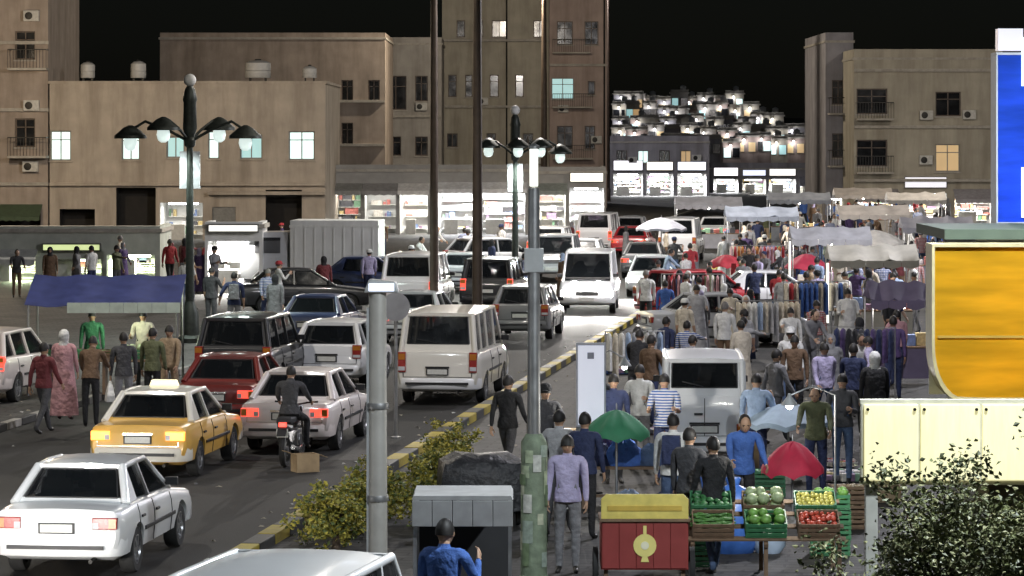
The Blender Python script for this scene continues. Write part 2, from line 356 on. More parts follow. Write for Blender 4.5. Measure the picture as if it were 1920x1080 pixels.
def building(name, label, k, x0, x1, ytop, depth, wm, wins, shops=(), ledges=(), balc=(), acs=(), trim=None, rz=0.0, parapet=.5, cat='building', pipes=()):
    """k = photo pixels per metre at the front; x0, x1, ytop and all openings are given as photo pixels on the front plane"""
    Y = F / k
    X = lambda px: (px - 960.0) / k
    Z = lambda py: CAM_H - (py - 250.0) / k
    cx = (X(x0) + X(x1)) / 2
    root = thing(name, label, cat, (cx, Y, 0), rz)
    hx = (X(x1) - X(x0)) / 2; H = Z(ytop)
    trim = trim or sill_m
    ops = []
    for w in wins: ops.append((X(w[0]) - cx, X(w[1]) - cx, Z(w[3]), Z(w[2]), w[4] if len(w) > 4 else 'd'))
    sh = [(X(a) - cx, X(b) - cx, 0.02, Z(c)) for a, b, c, *_ in shops]
    m = MB()
    for a, b, c, d in wall_cells(-hx, hx, 0, H, [o[:4] for o in ops] + sh): m.quad((a, 0, c), (b, 0, c), (b, 0, d), (a, 0, d))
    for o in [q[:4] for q in ops]:
        a, b, c, d = o; e = .28
        m.quad((a, 0, c), (a, e, c), (a, e, d), (a, 0, d)); m.quad((b, 0, d), (b, e, d), (b, e, c), (b, 0, c))
        m.quad((a, 0, d), (a, e, d), (b, e, d), (b, 0, d)); m.quad((a, e, c), (a, 0, c), (b, 0, c), (b, e, c))
    m.quad((-hx, depth, 0), (-hx, 0, 0), (-hx, 0, H), (-hx, depth, H)); m.quad((hx, 0, 0), (hx, depth, 0), (hx, depth, H), (hx, 0, H))
    m.quad((hx, depth, 0), (-hx, depth, 0), (-hx, depth, H), (hx, depth, H))
    m.build('wall', wm, root, fix=False)
    rf = MB().box2((-hx - .08, -.08, H), (hx + .08, depth + .08, H + .14)).build('roof', trim, root)
    if parapet:
        MB().box2((-hx, .02, H + .14), (hx, .2, H + .14 + parapet)).box2((-hx, .2, H + .14), (-hx + .18, depth, H + .14 + parapet)).box2((hx - .18, .2, H + .14), (hx, depth, H + .14 + parapet)).build('parapet', wm, rf)
    for a, b, c, d, kind in ops:
        win = MB(); w_ = .07
        win.box2((a + .003, .17, c + .003), (a + w_, .25, d - .003)).box2((b - w_, .17, c + .003), (b - .003, .25, d - .003))
        win.box2((a + w_, .17, d - w_), (b - w_, .25, d - .003)).box2((a + w_, .17, c + .003), (b - w_, .25, c + w_))
        if b - a > .7: win.box2(((a + b) / 2 - .03, .18, c + w_), ((a + b) / 2 + .03, .24, d - w_))
        if d - c > 1.3: win.box2((a + w_, .18, c + (d - c) * .68), (b - w_, .24, c + (d - c) * .68 + .05))
        wo = win.build('window', frame_d if kind == 'd' else frame_m, root)
        MB().quad((a + .02, .215, c + .02), (b - .02, .215, c + .02), (b - .02, .215, d - .02), (a + .02, .215, d - .02)).build('pane', PANES[kind], wo, fix=False)
        MB().box2((a - .08, -.10, c - .09), (b + .08, .16, c - .003)).build('sill', trim, wo, None, .01)
    for e in ledges:
        MB().box2((X(e[0]) - cx, -e[3] if len(e) > 3 else -.22, Z(e[2]) - .09), (X(e[1]) - cx, -.003, Z(e[2]) + .09)).build('ledge', trim, root, None, .015)
    for bx in balc:
        a, b, zf = X(bx[0]) - cx, X(bx[1]) - cx, Z(bx[2]); dp = 1.1
        bo = MB().box2((a, -dp, zf - .12), (b, -.003, zf)).build('balcony', trim, root)
        rail = MB(); rail.bar((a, -dp + .03, zf + .95), (b, -dp + .03, zf + .95), .05).bar((a + .03, -dp, zf + .95), (a + .03, -.01, zf + .95), .05).bar((b - .03, -dp, zf + .95), (b - .03, -.01, zf + .95), .05)
        n = int((b - a) / .16)
        for i in range(n + 1): rail.bar((a + (b - a) * i / n, -dp + .03, zf), (a + (b - a) * i / n, -dp + .03, zf + .95), .022)
        rail.build('railing', iron, bo)
    for q in acs:
        a, z = X(q[0]) - cx, Z(q[1])
        ac = MB().box((a, -.2, z), (.8, .34, .55)).build('air_conditioner', acw, root, None, .02)
        MB().lathe_y([(.2, 0), (.2, -.02), (.05, -.03)], (a - .12, -.373, z), 14).build('fan_grille', iron, ac)
    for q in pipes:
        a = X(q[0]) - cx
        MB().tube([(a, -.08, .3), (a, -.08, H - .2)], .06, 8).build('drain_pipe', iron, root, 40)
    for s_ in shops: shop_bay(root, X(s_[0]) - cx, X(s_[1]) - cx, Z(s_[2]), *s_[3:])
    return root
tube_m = glow('tube_white', (.95, .98, 1.0), 14.0)
tube_g = glow('tube_greenish', (.86, 1.0, .72), 9.0)
shelf_m = pm('shelf_laminate', (.55, .54, .5), .5, var=.1)
shut_m = pm('rolling_shutter', (.22, .22, .21), .45, .6, var=.15, scale=8, dirt=.4)
inwall = pm('shop_wall_white', (.72, .72, .70), .7, var=.06, scale=2, dirt=.15)
GOODS = [pm('goods_%d' % i, c, .5, var=.3, scale=14) for i, c in enumerate([(.42, .13, .11), (.14, .20, .36), (.6, .56, .5), (.14, .26, .16), (.45, .35, .16), (.07, .07, .08), (.62, .6, .6), (.26, .17, .26)])]
AWN = {}
def shop_bay(root, a, b, h, state='lit', awn=None, sign=None, depth=3.0):
    """an open shop: floor, walls, ceiling tube, shelves with goods; or a closed rolling shutter"""
    if state == 'shut':
        sh = MB(); n = max(6, int(h / .16))
        for i in range(n): sh.box2((a, .12, h * i / n), (b, .16 + .02 * (i % 2), h * (i + 1) / n))
        sh.build('rolling_shutter', shut_m, root)
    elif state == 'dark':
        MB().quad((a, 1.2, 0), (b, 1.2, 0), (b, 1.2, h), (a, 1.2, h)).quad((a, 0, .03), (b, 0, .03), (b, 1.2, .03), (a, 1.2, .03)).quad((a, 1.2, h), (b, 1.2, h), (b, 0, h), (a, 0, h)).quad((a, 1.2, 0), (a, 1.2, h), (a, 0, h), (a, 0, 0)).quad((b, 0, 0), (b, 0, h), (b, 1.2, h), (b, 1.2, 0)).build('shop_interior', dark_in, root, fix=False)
    else:
        MB().quad((a, depth, 0), (b, depth, 0), (b, depth, h), (a, depth, h)).quad((a, 0, .03), (b, 0, .03), (b, depth, .03), (a, depth, .03)).quad((a, depth, h), (b, depth, h), (b, 0, h), (a, 0, h)).quad((a, depth, 0), (a, depth, h), (a, 0, h), (a, 0, 0)).quad((b, 0, 0), (b, 0, h), (b, depth, h), (b, depth, 0)).build('shop_interior', inwall, root, fix=False)
        sf = MB(); gd = [MB() for _ in GOODS]
        nz = random.choice((3, 4, 5))
        for i in range(nz):
            z = .35 + i * (h - .7) / nz
            sf.box2((a + .15, depth - .45, z), (b - .15, depth - .03, z + .035))
            x = a + .2
            while x < b - .4:
                w = random.choice((.1, .16, .26, .5, .7)) * random.uniform(.8, 1.2); hh = random.uniform(.08, .42); g = random.choice(gd)
                if random.random() < .18: x += w; continue
                g.box((x + w / 2, depth - .25, z + .036 + hh / 2), (w * .9, .25, hh)); x += w + .02
        sf.build('shelf', shelf_m, root)
        for g, q in zip(gd, GOODS):
            if g.v: o = g.build('shelf_goods', q, root); o['kind'] = 'stuff'
        nt_ = 2 if b - a > 3 else 1
        for i in range(nt_):
            x = a + (b - a) * (i + .5) / nt_; w = (b - a) / nt_ * .35
            MB().box2((x - w, depth * .35, h - .12), (x + w, depth * .35 + .1, h - .04)).build('tube_lamp', tube_g if state == 'green' else tube_m, root)
        wt = {'lit': 260, 'bright': 700, 'green': 520, 'dim': 60, 'glare': 900}[state]
        lamp(root, ((a + b) / 2, depth * .4, h - .18), wt, {'green': (.85, 1, .62), 'bright': (.96, .97, 1)}.get(state, (1, .97, .9)), kind='AREA', size=((b - a) * .7, .5))
        ct = MB().box2((a + .3, .5, .03), (a + (b - a) * .55, 1.0, .95)).build('shop_counter', shelf_m, root, None, .02)
    if awn:
        col, drop, out = awn
        am = pm('awning_' + '_'.join('%02d' % (c * 99) for c in col), col, .8, var=.15, scale=5, dirt=.35)
        aw = MB().slab((a - .1, -out, h - drop), (b + .1, -out, h - drop), (b + .1, -.02, h + .25), (a - .1, -.02, h + .25), .03).build('awning', am, root)
        n = max(3, int((b - a) / .35)); va = MB()
        for i in range(n):
            u0 = a - .1 + (b - a + .2) * i / n; u1 = a - .1 + (b - a + .2) * (i + 1) / n
            va.prism([(u0, h - drop - .02), (u0, h - drop - .2), ((u0 + u1) / 2, h - drop - .26), (u1, h - drop - .2), (u1, h - drop - .02)], -out - .012, -out + .008)
        va.build('valance', am, aw)
    if sign:
        col, es, sh_ = sign
        sg = MB().box2((a, -.2, h + .3), (b, -.01, h + .3 + sh_)).build('sign_box', shut_m, root, None, .02)
        MB().box2((a + .05, -.215, h + .35), (b - .05, -.199, h + .25 + sh_)).build('sign_face', glow('sign_' + '_'.join('%02d' % (c * 99) for c in col) + '_%d' % (es * 10), col, es), sg)

plaster_tan = pm('plaster_tan', (.45, .39, .32), .85, var=.12, scale=1.2, bump=.25, dirt=.6, streak=True)
plaster_brown = pm('plaster_brown', (.36, .30, .25), .85, var=.15, scale=1.2, bump=.25, dirt=.6, streak=True)
plaster_grey = pm('plaster_grey', (.38, .355, .32), .85, var=.15, scale=1.0, bump=.25, dirt=.6, streak=True)
plaster_pink = pm('plaster_pink', (.42, .33, .29), .85, var=.12, scale=1.0, bump=.25, dirt=.6, streak=True)
plaster_lav = pm('plaster_lavender', (.32, .31, .33), .85, var=.15, scale=1.0, bump=.2, dirt=.6, streak=True)
plaster_olive = pm('plaster_beige', (.42, .385, .31), .85, var=.12, scale=1.0, bump=.25, dirt=.6, streak=True)

# far left, brown, several storeys, cut by the frame
building('apartment_block', 'brown apartment block with dark windows at the left edge', 36, -330, 90, -130, 12, plaster_brown,
    [(28, 66, 58, 112), (28, 66, 222, 276), (-70, -20, 58, 112), (-70, -20, 222, 276), (-170, -120, 58, 112), (-170, -120, 222, 276), (28, 66, -75, -25)],
    shops=[(-40, 76, 392, 'dark', ((.06, .09, .05), .35, 1.1)), (-200, -60, 392, 'shut')],
    ledges=[(-330, 92, 206), (-330, 92, 80), (-330, 92, 345)], balc=[(20, 92, 292), (20, 92, 128)], acs=[(60, 30), (60, 198), (58, 312)])
# the tan hall with the row of lit windows
building('tan_hall', 'two storey tan building with a row of white lit windows', 36, 93, 610, 157, 14, plaster_tan,
    [(94, 133, 245, 301, 'w'), (228, 262, 248, 300, 'w'), (312, 346, 256, 296, 't'), (390, 411, 246, 298, 'w'), (450, 492, 252, 298, 't'), (541, 590, 246, 300, 'w')],
    shops=[(112, 178, 392, 'dark'), (218, 292, 352, 'dark'), (398, 442, 388, 'shut'), (498, 566, 356, 'dark'), (300, 380, 380, 'dim')],
    ledges=[(94, 609, 345, .3), (390, 610, 362, .5)], trim=plaster_tan, parapet=.0)
# brown block behind it
building('brown_block', 'plain brown block rising behind the tan building', 29, 300, 722, 74, 14, plaster_brown,
    [(640, 662, 150, 190), (690, 712, 150, 190), (640, 662, 230, 272)], ledges=[(300, 722, 190), (300, 722, 272)], parapet=.3)
# grey wing and tall block in the middle
building('grey_wing', 'grey wing with dark window openings left of the tall block', 26, 700, 828, 84, 16, plaster_grey,
    [(722, 762, 142, 206), (722, 752, 256, 292), (778, 802, 142, 190), (778, 802, 256, 292)], ledges=[(700, 828, 218), (700, 828, 310)], parapet=.4, acs=[(790, 200)])
building('tall_block', 'tall beige block with narrow dark windows at the street bend', 25, 829, 1029, -140, 18, plaster_olive,
    [(840, 856, 140, 182), (872, 886, 140, 182), (918, 935, 140, 182), (966, 982, 140, 182), (856, 872, 38, 70), (890, 906, 38, 70), (922, 950, 38, 70), (1000, 1024, 38, 70), (838, 858, 250, 276), (912, 930, 250, 276), (980, 1000, 250, 276), (850, 880, -60, -20), (930, 960, -60, -20)],
    ledges=[(829, 1029, 76, .5), (829, 1029, 200), (829, 1029, 312)], acs=[(905, 190), (1008, 300)], pipes=[(950,)])
building('pink_block', 'pinkish block with stacked balconies and one teal lit window', 25, 1030, 1138, -110, 18, plaster_pink,
    [(1034, 1076, 146, 186, 't'), (1102, 1116, 152, 178), (1044, 1074, 40, 84), (1096, 1122, 40, 84), (1044, 1074, 236, 280), (1096, 1116, 236, 280), (1044, 1074, -60, -20)],
    ledges=[(1030, 1138, 122)], balc=[(1036, 1106, 98), (1036, 1110, 200), (1036, 1110, 296)], acs=[(1056, 204), (1118, 262)], pipes=[(1133,)])
# grey-lavender buildings far along the street
building('lavender_block', 'low lavender grey building far along the street', 21, 1142, 1330, 268, 16, plaster_lav,
    [(1156, 1176, 282, 306), (1196, 1216, 282, 306, 'w'), (1236, 1256, 282, 306), (1276, 1296, 282, 306, 'y')],
    shops=[(1150, 1205, 326, 'bright', None, ((.93, .92, 1), 2.6, .9)), (1212, 1262, 326, 'bright', None, ((1, .93, .8), 1.6, .8)), (1270, 1324, 326, 'bright', None, ((.8, .85, 1), 2.2, .8))],
    acs=[(1186, 300), (1306, 296)])
building('street_end_shops', 'long low row of lit shops closing the far street', 20, 1332, 1552, 318, 10, plaster_lav, [],
    shops=[(1338, 1384, 336, 'bright', None, ((1, .95, 1), 2.6, .8)), (1392, 1436, 336, 'lit', None, ((.75, .8, 1), 1.2, .6)), (1442, 1492, 336, 'bright', None, ((1, .97, .9), 1.5, .7)), (1500, 1546, 336, 'lit', ((.3, .3, .34), .4, 1.2))], cat='shop')
building('slim_block', 'slim grey block with small balconies right of the street gap', 30, 1548, 1600, 80, 14, plaster_lav,
    [(1560, 1584, 150, 196), (1560, 1584, 250, 296)], balc=[(1552, 1596, 212), (1552, 1596, 310)], shops=[(1552, 1597, 372, 'dim')])
# the beige three-storey house on the right
building('beige_house', 'beige three storey house with brown windows on the right', 31, 1601, 1880, 112, 12, plaster_olive,
    [(1606, 1664, 166, 214), (1754, 1802, 172, 218), (1606, 1664, 262, 312), (1754, 1800, 270, 322, 'y')],
    shops=[(1606, 1680, 362, 'lit', ((.35, .33, .33), .3, 1.2)), (1695, 1775, 362, 'lit', None, ((.85, .84, .9), .8, .7)), (1790, 1868, 362, 'lit', ((.4, .38, .4), .35, 1.2))],
    ledges=[(1601, 1880, 238), (1601, 1880, 132), (1601, 1880, 338, .4)], balc=[(1604, 1672, 222), (1604, 1672, 322)], acs=[(1816, 215), (1735, 300), (1736, 216)])
# row of one storey lit shops in the middle distance
brick_s = pm('shop_block_plaster', (.36, .35, .33), .85, var=.12, scale=1.2, bump=.2, dirt=.4)
building('shop_row', 'one storey row of shops left of the twin dark masts', 34, 612, 808, 322, 5, brick_s, [],
    shops=[(618, 676, 352, 'dim', ((.3, .3, .28), .15, 1.0)), (684, 742, 352, 'dim', ((.34, .33, .32), .15, 1.0)), (750, 802, 352, 'lit', ((.75, .73, .7), .15, 1.0))], parapet=.25, cat='shop')
building('bright_shop', 'dazzling white open shop between the twin dark masts', 34, 812, 992, 322, 5, brick_s, [],
    shops=[(822, 888, 350, 'bright', ((.8, .8, .8), .12, .8)), (900, 984, 350, 'bright', ((.8, .8, .8), .12, .8))], parapet=.25, cat='shop')
building('cream_shop', 'cream lit corner shop under the pinkish block', 34, 1000, 1136, 326, 5, brick_s, [],
    shops=[(1006, 1060, 352, 'lit', ((.3, .33, .3), .15, 1.0)), (1068, 1132, 352, 'bright', None, ((1, .95, .8), 1.6, .55))], parapet=.25, cat='shop')
# green lit pavilion and white kiosk on the left square
pav_m = pm('pavilion_panel', (.46, .48, .42), .7, var=.12, scale=2, dirt=.4)
building('green_pavilion', 'flat roofed pavilion with greenish tube lit front on the left square', 50, -60, 300, 436, 4, pav_m, [],
    shops=[(-50, 66, 480, 'green', ((.55, .55, .52), .1, .8)), (80, 190, 486, 'green', None, ((.78, .9, .42), .75, .3)), (200, 290, 478, 'green')], parapet=.1, cat='pavilion')
kio_w = pm('kiosk_white', (.78, .78, .75), .5, var=.05, scale=2, dirt=.2)
building('white_kiosk', 'small white kiosk glaring with light beside the grey truck', 54, 384, 492, 428, 2.2, kio_w, [],
    shops=[(390, 486, 452, 'glare', None, ((1, .98, .9), 1.2, .3), 1.8)], parapet=.08, cat='kiosk')
# water tanks and dishes on the roofs
tank_m = pm('tank_plastic', (.50, .50, .48), .5, var=.1, scale=5, dirt=.4)
def water_tank(px, d, h, label, k=36, zy=157):
    z = CAM_H - (zy - 250) / k + .14
    t = thing('water_tank', label, 'water tank', ((px - 960) / k, F / k + 2.0, z), group='tanks on the tan roof')
    s = MB()
    for a, b in ((-1, -1), (1, -1), (1, 1), (-1, 1)): s.bar((a * d * .3, b * d * .3, 0), (a * d * .3, b * d * .3, .2), .05)
    s.build('stand', iron, t)
    MB().lathe([(d * .48, .2), (d * .5, .24), (d * .5, h * .5), (d * .47, h * .52), (d * .5, h * .54), (d * .5, h - .12), (d * .3, h), (d * .12, h + .02)], (0, 0, 0), 18).build('tank', tank_m, t, 35)
    MB().lathe([(d * .13, h + .02), (d * .13, h + .08), (d * .05, h + .1)], (0, 0, 0), 12).build('lid', iron, t, 35)
water_tank(155, .75, 1.0, 'leftmost small round tank on the tan roof')
water_tank(251, .8, 1.05, 'small round tank on the tan roof left of the ornate lamp')
water_tank(478, 1.35, 1.1, 'wide pale tank on the tan roof right of the ornate lamp')
water_tank(576, .75, .8, 'low tank at the right end of the tan roof')
# small houses stepping up the slope behind the far shops
HR = random.Random(31); rows = [(306, 15.0, 'lowest', 12, 1150, 1548), (284, 14.5, 'second', 12, 1146, 1540), (262, 14.0, 'third', 11, 1150, 1470), (240, 13.5, 'fourth', 10, 1148, 1420), (219, 13.0, 'highest', 9, 1150, 1392)]
for py_, k_, rn, cnt, xa_, xb_ in rows:
    for i in range(cnt):
        px_ = xa_ + (xb_ - xa_) * (i + .5) / cnt + HR.uniform(-5, 5); w_ = HR.uniform(1.7, 2.7) * 1.05 * (xb_ - xa_) / cnt / k_ / 2.1; h_ = HR.uniform(2.4, 3.4)
        z_ = CAM_H - (py_ - 250) / k_
        t = thing('slope_house', 'small slope house behind the far shops, %s from left in the %s row' % (ORD[i], rn), 'house', ((px_ - 960) / k_, F / k_ + HR.uniform(-3, 3), z_), HR.uniform(-.15, .15), 'houses on the slope behind the far shops')
        wm = HR.choice([plaster_lav, plaster_grey, plaster_pink, plaster_olive])
        MB().box2((-w_ / 2, 0, -6), (w_ / 2, 6, h_)).build('wall', wm, t)
        MB().box2((-w_ / 2 - .15, -.15, h_), (w_ / 2 + .15, 6.1, h_ + .2)).box2((-w_ / 2, 0, h_ + .2), (w_ / 2, .15, h_ + .55)).build('roof', sill_m, t)
        for q in range(2):
            xx = (-.25 + .5 * q) * w_; kd = HR.choice(['d', 'd', 'd', 'y', 't', 'w'])
            wo = MB().box2((xx - .5, -.06, h_ - 1.9), (xx + .5, -.003, h_ - .6)).build('window', frame_m, t); MB().box2((xx - .43, -.075, h_ - 1.83), (xx + .43, -.061, h_ - .67)).build('pane', PANES[kd], wo)
        if HR.random() < .5: MB().lathe([(.4, h_ + .2), (.42, h_ + .3), (.42, h_ + 1.1), (.1, h_ + 1.25)], (w_ * .2, 2, 0), 12).build('roof_tank', tank_m, t, 35)
        if HR.random() < .8:
            wl = MB().bar((-w_ * .1, -.02, h_ - .35), (-w_ * .1, -.4, h_ - .25), .05).build('wall_lamp', iron, t); MB().sphere((-w_ * .1, -.42, h_ - .36), .13, 0, 8, 6).build('bulb', glow('house_bulb', (1, .97, .95), 6.0), wl, 60)
            lamp(t, (-w_ * .1, -.6, h_ - .5), 60, (.95, .95, 1), .1)
# ------------------------------------------------------------------ street lamps
steel_d = pm('mast_steel_brown', (.085, .062, .045), .55, .3, var=.25, scale=4, dirt=.4)
steel_g = pm('galvanised_post', (.36, .36, .36), .45, .7, var=.15, scale=5, dirt=.3)
lampglow = glow('lamp_lens', (1.0, .95, .85), 20.0)
def mast(x, Y, h, label, reach, watts, col, dirx=1, thick=1.0, lean=0.0, z=PAVE, heads=1, full=False):
    t = thing('street_lamp', label, 'street lamp', (x, Y, z), group='tall street lamp masts')
    MB().lathe([(.24 * thick, 0), (.24 * thick, .05), (.17 * thick, .07), (.16 * thick, 1.0), (.13 * thick, 1.05)], (0, 0, 0), 12).build('base', steel_d, t, 35)
    MB().tube([(0, 0, 1.0), (0, 0, h * .5), (0, 0, h)], [.13 * thick, .11 * thick, .08 * thick], 12).build('pole', steel_d, t, 40)
    for s in ([1] if heads == 1 else [1, -1]):
        q = dirx * s
        am = MB().tube([(0, 0, h - .1), (q * reach * .3, -.0, h + .35), (q * reach, 0, h + .5)], [.05, .045, .04], 8).build('arm', steel_d, t, 40)
        hd = MB().prism([(q * (reach - .35), h + .42), (q * (reach + .45), h + .46), (q * (reach + .4), h + .58), (q * (reach - .3), h + .60)], -.16, .16).build('lamp_head', steel_d, t, None, .02)
        if full: MB().sphere((q * reach + .02, 0, h + .42), .2, 0, 10, 6, (1.2, .6, .45)).build('lens', lampglow, hd, 60)
        else: MB().box2((q * reach - .25, -.12, h + .395), (q * reach + .3, .12, h + .425)).build('lens', lampglow, hd)
        lamp(t, (q * reach, 0, h + .30), watts, col, .14, 'POINT' if full else 'SPOT', 168, .4)
    return t
mast(G(895, 712).x, G(895, 712).y, 12.5, 'dark mast rising behind the cream minibus', 1.8, 2000, NEUT, -1, .95, z=0)
mast(G(814, 640).x, G(814, 640).y, 12.5, 'dark mast left of the one behind the minibus', 1.8, 2400, NEUT, 1, .95, z=0)
mast(G(1020, 417).x, G(1020, 417).y, 15, 'thin far mast in front of the beige block', 1.6, 11000, (1, .86, .68), -1, 1.7, full=True)
mast(-12.6, 36, 11, 'street lamp on the left pavement nearest to the viewer', 2.4, 1700, COOL, 1)
mast(-13.4, 60, 11, 'street lamp on the left pavement across from the taxi', 2.4, 2900, NEUT, 1)
mast(6.4, 29, 8.5, 'street lamp on the right pavement nearest to the viewer', 1.2, 5200, COOL, -1)
mast(9.5, 56, 11, 'street lamp on the market pavement behind the kiosk', 2.4, 5000, LAV, -1)
mast(20.5, 92, 12.5, 'street lamp added out of view to brighten the market', 2.2, 19000, LAV, -1, full=True)  # lamp added beyond the right edge to lift the market light
mast(-26.5, 150, 9, 'street lamp added out of view to brighten the brown apartment block', 1.4, 5200, (1, .79, .54), 1, full=True)  # added past the left edge, lights the left facades
mast(-22.8, 128, 8.5, 'street lamp added outside the picture to brighten the left buildings', 2.0, 5200, (1, .80, .56), -1, full=True)  # another unseen lamp added for the left facades
mast(-3.06, 126, 13.5, 'street lamp added behind the left dark mast to brighten the far road', 4.0, 24000, (1, .93, .86), 1, full=True)  # extra lamp added in line with the seen pole, brightens the far road
mast(7.9, 262, 18, 'far street lamp added before the lavender building to brighten it', 2.0, 9000, LAV, -1, full=True)  # mast added to light the lavender and pink fronts, head above the view
mast(27.5, 165, 14, 'far street lamp added out of view near the beige house', 2.0, 9000, (1, .88, .74), -1, full=True)  # added lamp kept out of view, lights the right-hand walls

# ornate lamp posts with several hooded lamps
bronze = pm('bronze_paint', (.03, .035, .03), .5, .5, var=.3, scale=10)
lampw = glow('lamp_globe', (.85, 1.0, .95), .75)
stone_w = pm('finial_white', (.6, .6, .58), .6, var=.1)
def ornate(x, Y, zt, r, label, watts, spread):
    t = thing('ornate_lamp_post', label, 'lamp post', (x, Y, PAVE), group='ornate lamp posts')
    MB().lathe([(.36, 0), (.36, .12), (.26, .2), (.24, .8), (.17, .95), (.13, 1.1)], (0, 0, 0), 12).build('base', bronze, t, 35)
    MB().lathe([(.12, 1.05), (.10, zt * .5), (.085, zt - 1.9), (.14, zt - 1.85), (.16, zt - 1.7), (.10, zt - 1.6)], (0, 0, 0), 12).build('shaft', bronze, t, 35)
    MB().lathe([(.12, zt - 1.62), (.19, zt - 1.4), (.17, zt - .7), (.2, zt - .62), (.14, zt - .35), (.05, zt - .22)], (0, 0, 0), 12).build('finial_column', bronze, t, 35)
    MB().sphere((0, 0, zt - .1), .17, 0, 12, 8).build('finial_ball', stone_w, t, 60)
    for q, dy in spread:
        zz = zt - 1.42 + (.22 if abs(q) < r * .7 else 0)
        MB().tube([(0, 0, zt - 1.75), (q * .35, dy * .35, zt - 1.45), (q * .75, dy * .75, zt - 1.2), (q, dy, zz - .02)], .04, 8).build('arm', bronze, t, 40)
        hd = MB().lathe([(.44, zz - .24), (.43, zz - .16), (.20, zz + .04), (.05, zz + .12)], (q, dy, 0), 14).build('lamp_hood', bronze, t, 35)
        MB().lathe([(.06, zz - .56), (.14, zz - .50), (.18, zz - .36), (.15, zz - .20)], (q, dy, 0), 14).build('lamp_globe', lampw, hd, 60)
        lamp(t, (q, dy, zz - .75), watts, (.85, 1, .93), .2, 'SPOT', 170, .4)
    bn = MB().box2((-.27, -.03, zt - 3.0), (.27, .03, zt - 2.0)).build('banner', pm('banner_grey', (.34, .34, .36), .7, var=.35, scale=5), t, None, .01)
g = G(356, 642, PAVE); ornate(g.x, g.y, 7.1, 1.6, 'ornate lamp post with hooded lamps by the blue canopy', 300, [(-1.6, .1), (-.62, -.8), (.72, .7), (1.5, -.2)])
g = G(966, 545, PAVE); ornate(g.x, g.y, 6.5, 1.4, 'ornate lamp post standing before the dazzling shops', 500, [(-.95, .1), (.9, -.1), (.1, -.9), (1.6, .5)])

# ================================================================== VEHICLES
rubber = pm('tyre_rubber', (.02, .02, .02), .85, var=.2, scale=20)
rimm = pm('wheel_rim', (.35, .35, .36), .35, .8, var=.1)
chrome = pm('chrome_trim', (.5, .5, .5), .2, 1.0, var=.05)
trim_k = pm('black_trim', (.02, .02, .022), .55, var=.2, scale=10)
carglass = glass_mat('car_glass', (.010, .012, .014), .05, .58)
cabin = pm('cabin_trim', (.035, .033, .032), .85, var=.2)
tail_on = glow('tail_light_lit', (1.0, .10, .06), 1.5, (.4, .02, .02))
tail_off = pm('tail_light', (.30, .03, .025), .25, var=.2, coat=.5)
amber_on = glow('amber_light_lit', (1.0, .42, .06), 2.4, (.5, .2, .02))
head_on = glow('head_light_lit', (1.0, .96, .92), 90.0)
head_off = pm('head_light_glass', (.55, .56, .58), .12, var=.1, coat=.6)
plate_w = pm('number_plate', (.62, .62, .58), .5, var=.08, scale=20)
def paint(name, col, rough=.35, dirt=.18): return pm('paint_' + name, col, rough, .0, var=.04, scale=1.5, coat=.7, dirt=dirt)
PAINT = {'white': paint('white', (.80, .81, .82)), 'cream': paint('cream', (.78, .75, .67)), 'taxi': paint('taxi_yellow', (.78, .46, .10)), 'black': paint('black', (.018, .019, .022)),
         'red': paint('red', (.45, .03, .04)), 'maroon': paint('maroon', (.16, .018, .014)), 'silver': paint('silver', (.45, .46, .48), .3), 'grey': paint('grey', (.16, .165, .17)),
         'navy': paint('navy', (.03, .045, .11)), 'blue': paint('blue', (.06, .14, .36)), 'pinkwhite': paint('pale', (.68, .62, .60)), 'green': paint('green', (.05, .13, .07))}
SPECS = {
 'sedan': dict(L=4.35, W=1.70, H=1.40, zb=.24, wb=2.55, wr=.30, belt=.88, prof=[(-2.17, .80), (-2.12, .90), (-1.35, .93), (-1.2, .93), (.65, .89), (.85, .88), (1.9, .76), (2.1, .68), (2.17, .58)], gh=(.95, .20, -.95, -1.50), hwr=.56, pillars=[-.33], tl=(.30, .15, .74), hl=(.32, .14, .62)),
 'hatch': dict(L=3.95, W=1.68, H=1.48, zb=.24, wb=2.45, wr=.29, belt=.92, prof=[(-1.97, .80), (-1.93, .95), (-1.5, .97), (.7, .92), (.9, .90), (1.7, .78), (1.9, .68), (1.97, .58)], gh=(.98, .30, -1.45, -1.86), hwr=.57, pillars=[-.30, -1.15], tl=(.17, .30, .84), hl=(.32, .15, .62)),
 'suv': dict(L=4.4, W=1.78, H=1.78, zb=.34, wb=2.6, wr=.36, belt=1.08, prof=[(-2.2, .95), (-2.16, 1.10), (-1.6, 1.12), (.8, 1.08), (1.0, 1.06), (1.95, .98), (2.13, .88), (2.2, .75)], gh=(1.08, .45, -1.9, -2.10), hwr=.66, pillars=[-.22, -1.15], tl=(.15, .36, .98), hl=(.30, .18, .82)),
 'minibus': dict(L=4.75, W=1.80, H=1.96, zb=.28, wb=2.7, wr=.32, belt=1.10, prof=[(-2.37, 1.0), (-2.34, 1.12), (-1.8, 1.13), (1.4, 1.10), (1.75, 1.04), (2.2, .88), (2.33, .78), (2.37, .62)], gh=(1.85, 1.05, -2.12, -2.29), hwr=.70, pillars=[.55, -.55, -1.45], tl=(.14, .42, .92), hl=(.30, .18, .66)),
 'microvan': dict(L=3.3, W=1.46, H=1.88, zb=.26, wb=1.9, wr=.27, belt=1.22, prof=[(-1.65, 1.10), (-1.63, 1.24), (-1.2, 1.24), (1.2, 1.18), (1.45, 1.10), (1.6, .95), (1.65, .7)], gh=(1.42, .95, -1.53, -1.61), hwr=.62, pillars=[.45, -.55], tl=(.13, .34, .62), hl=(.22, .18, .68)),
}
KITS = {}
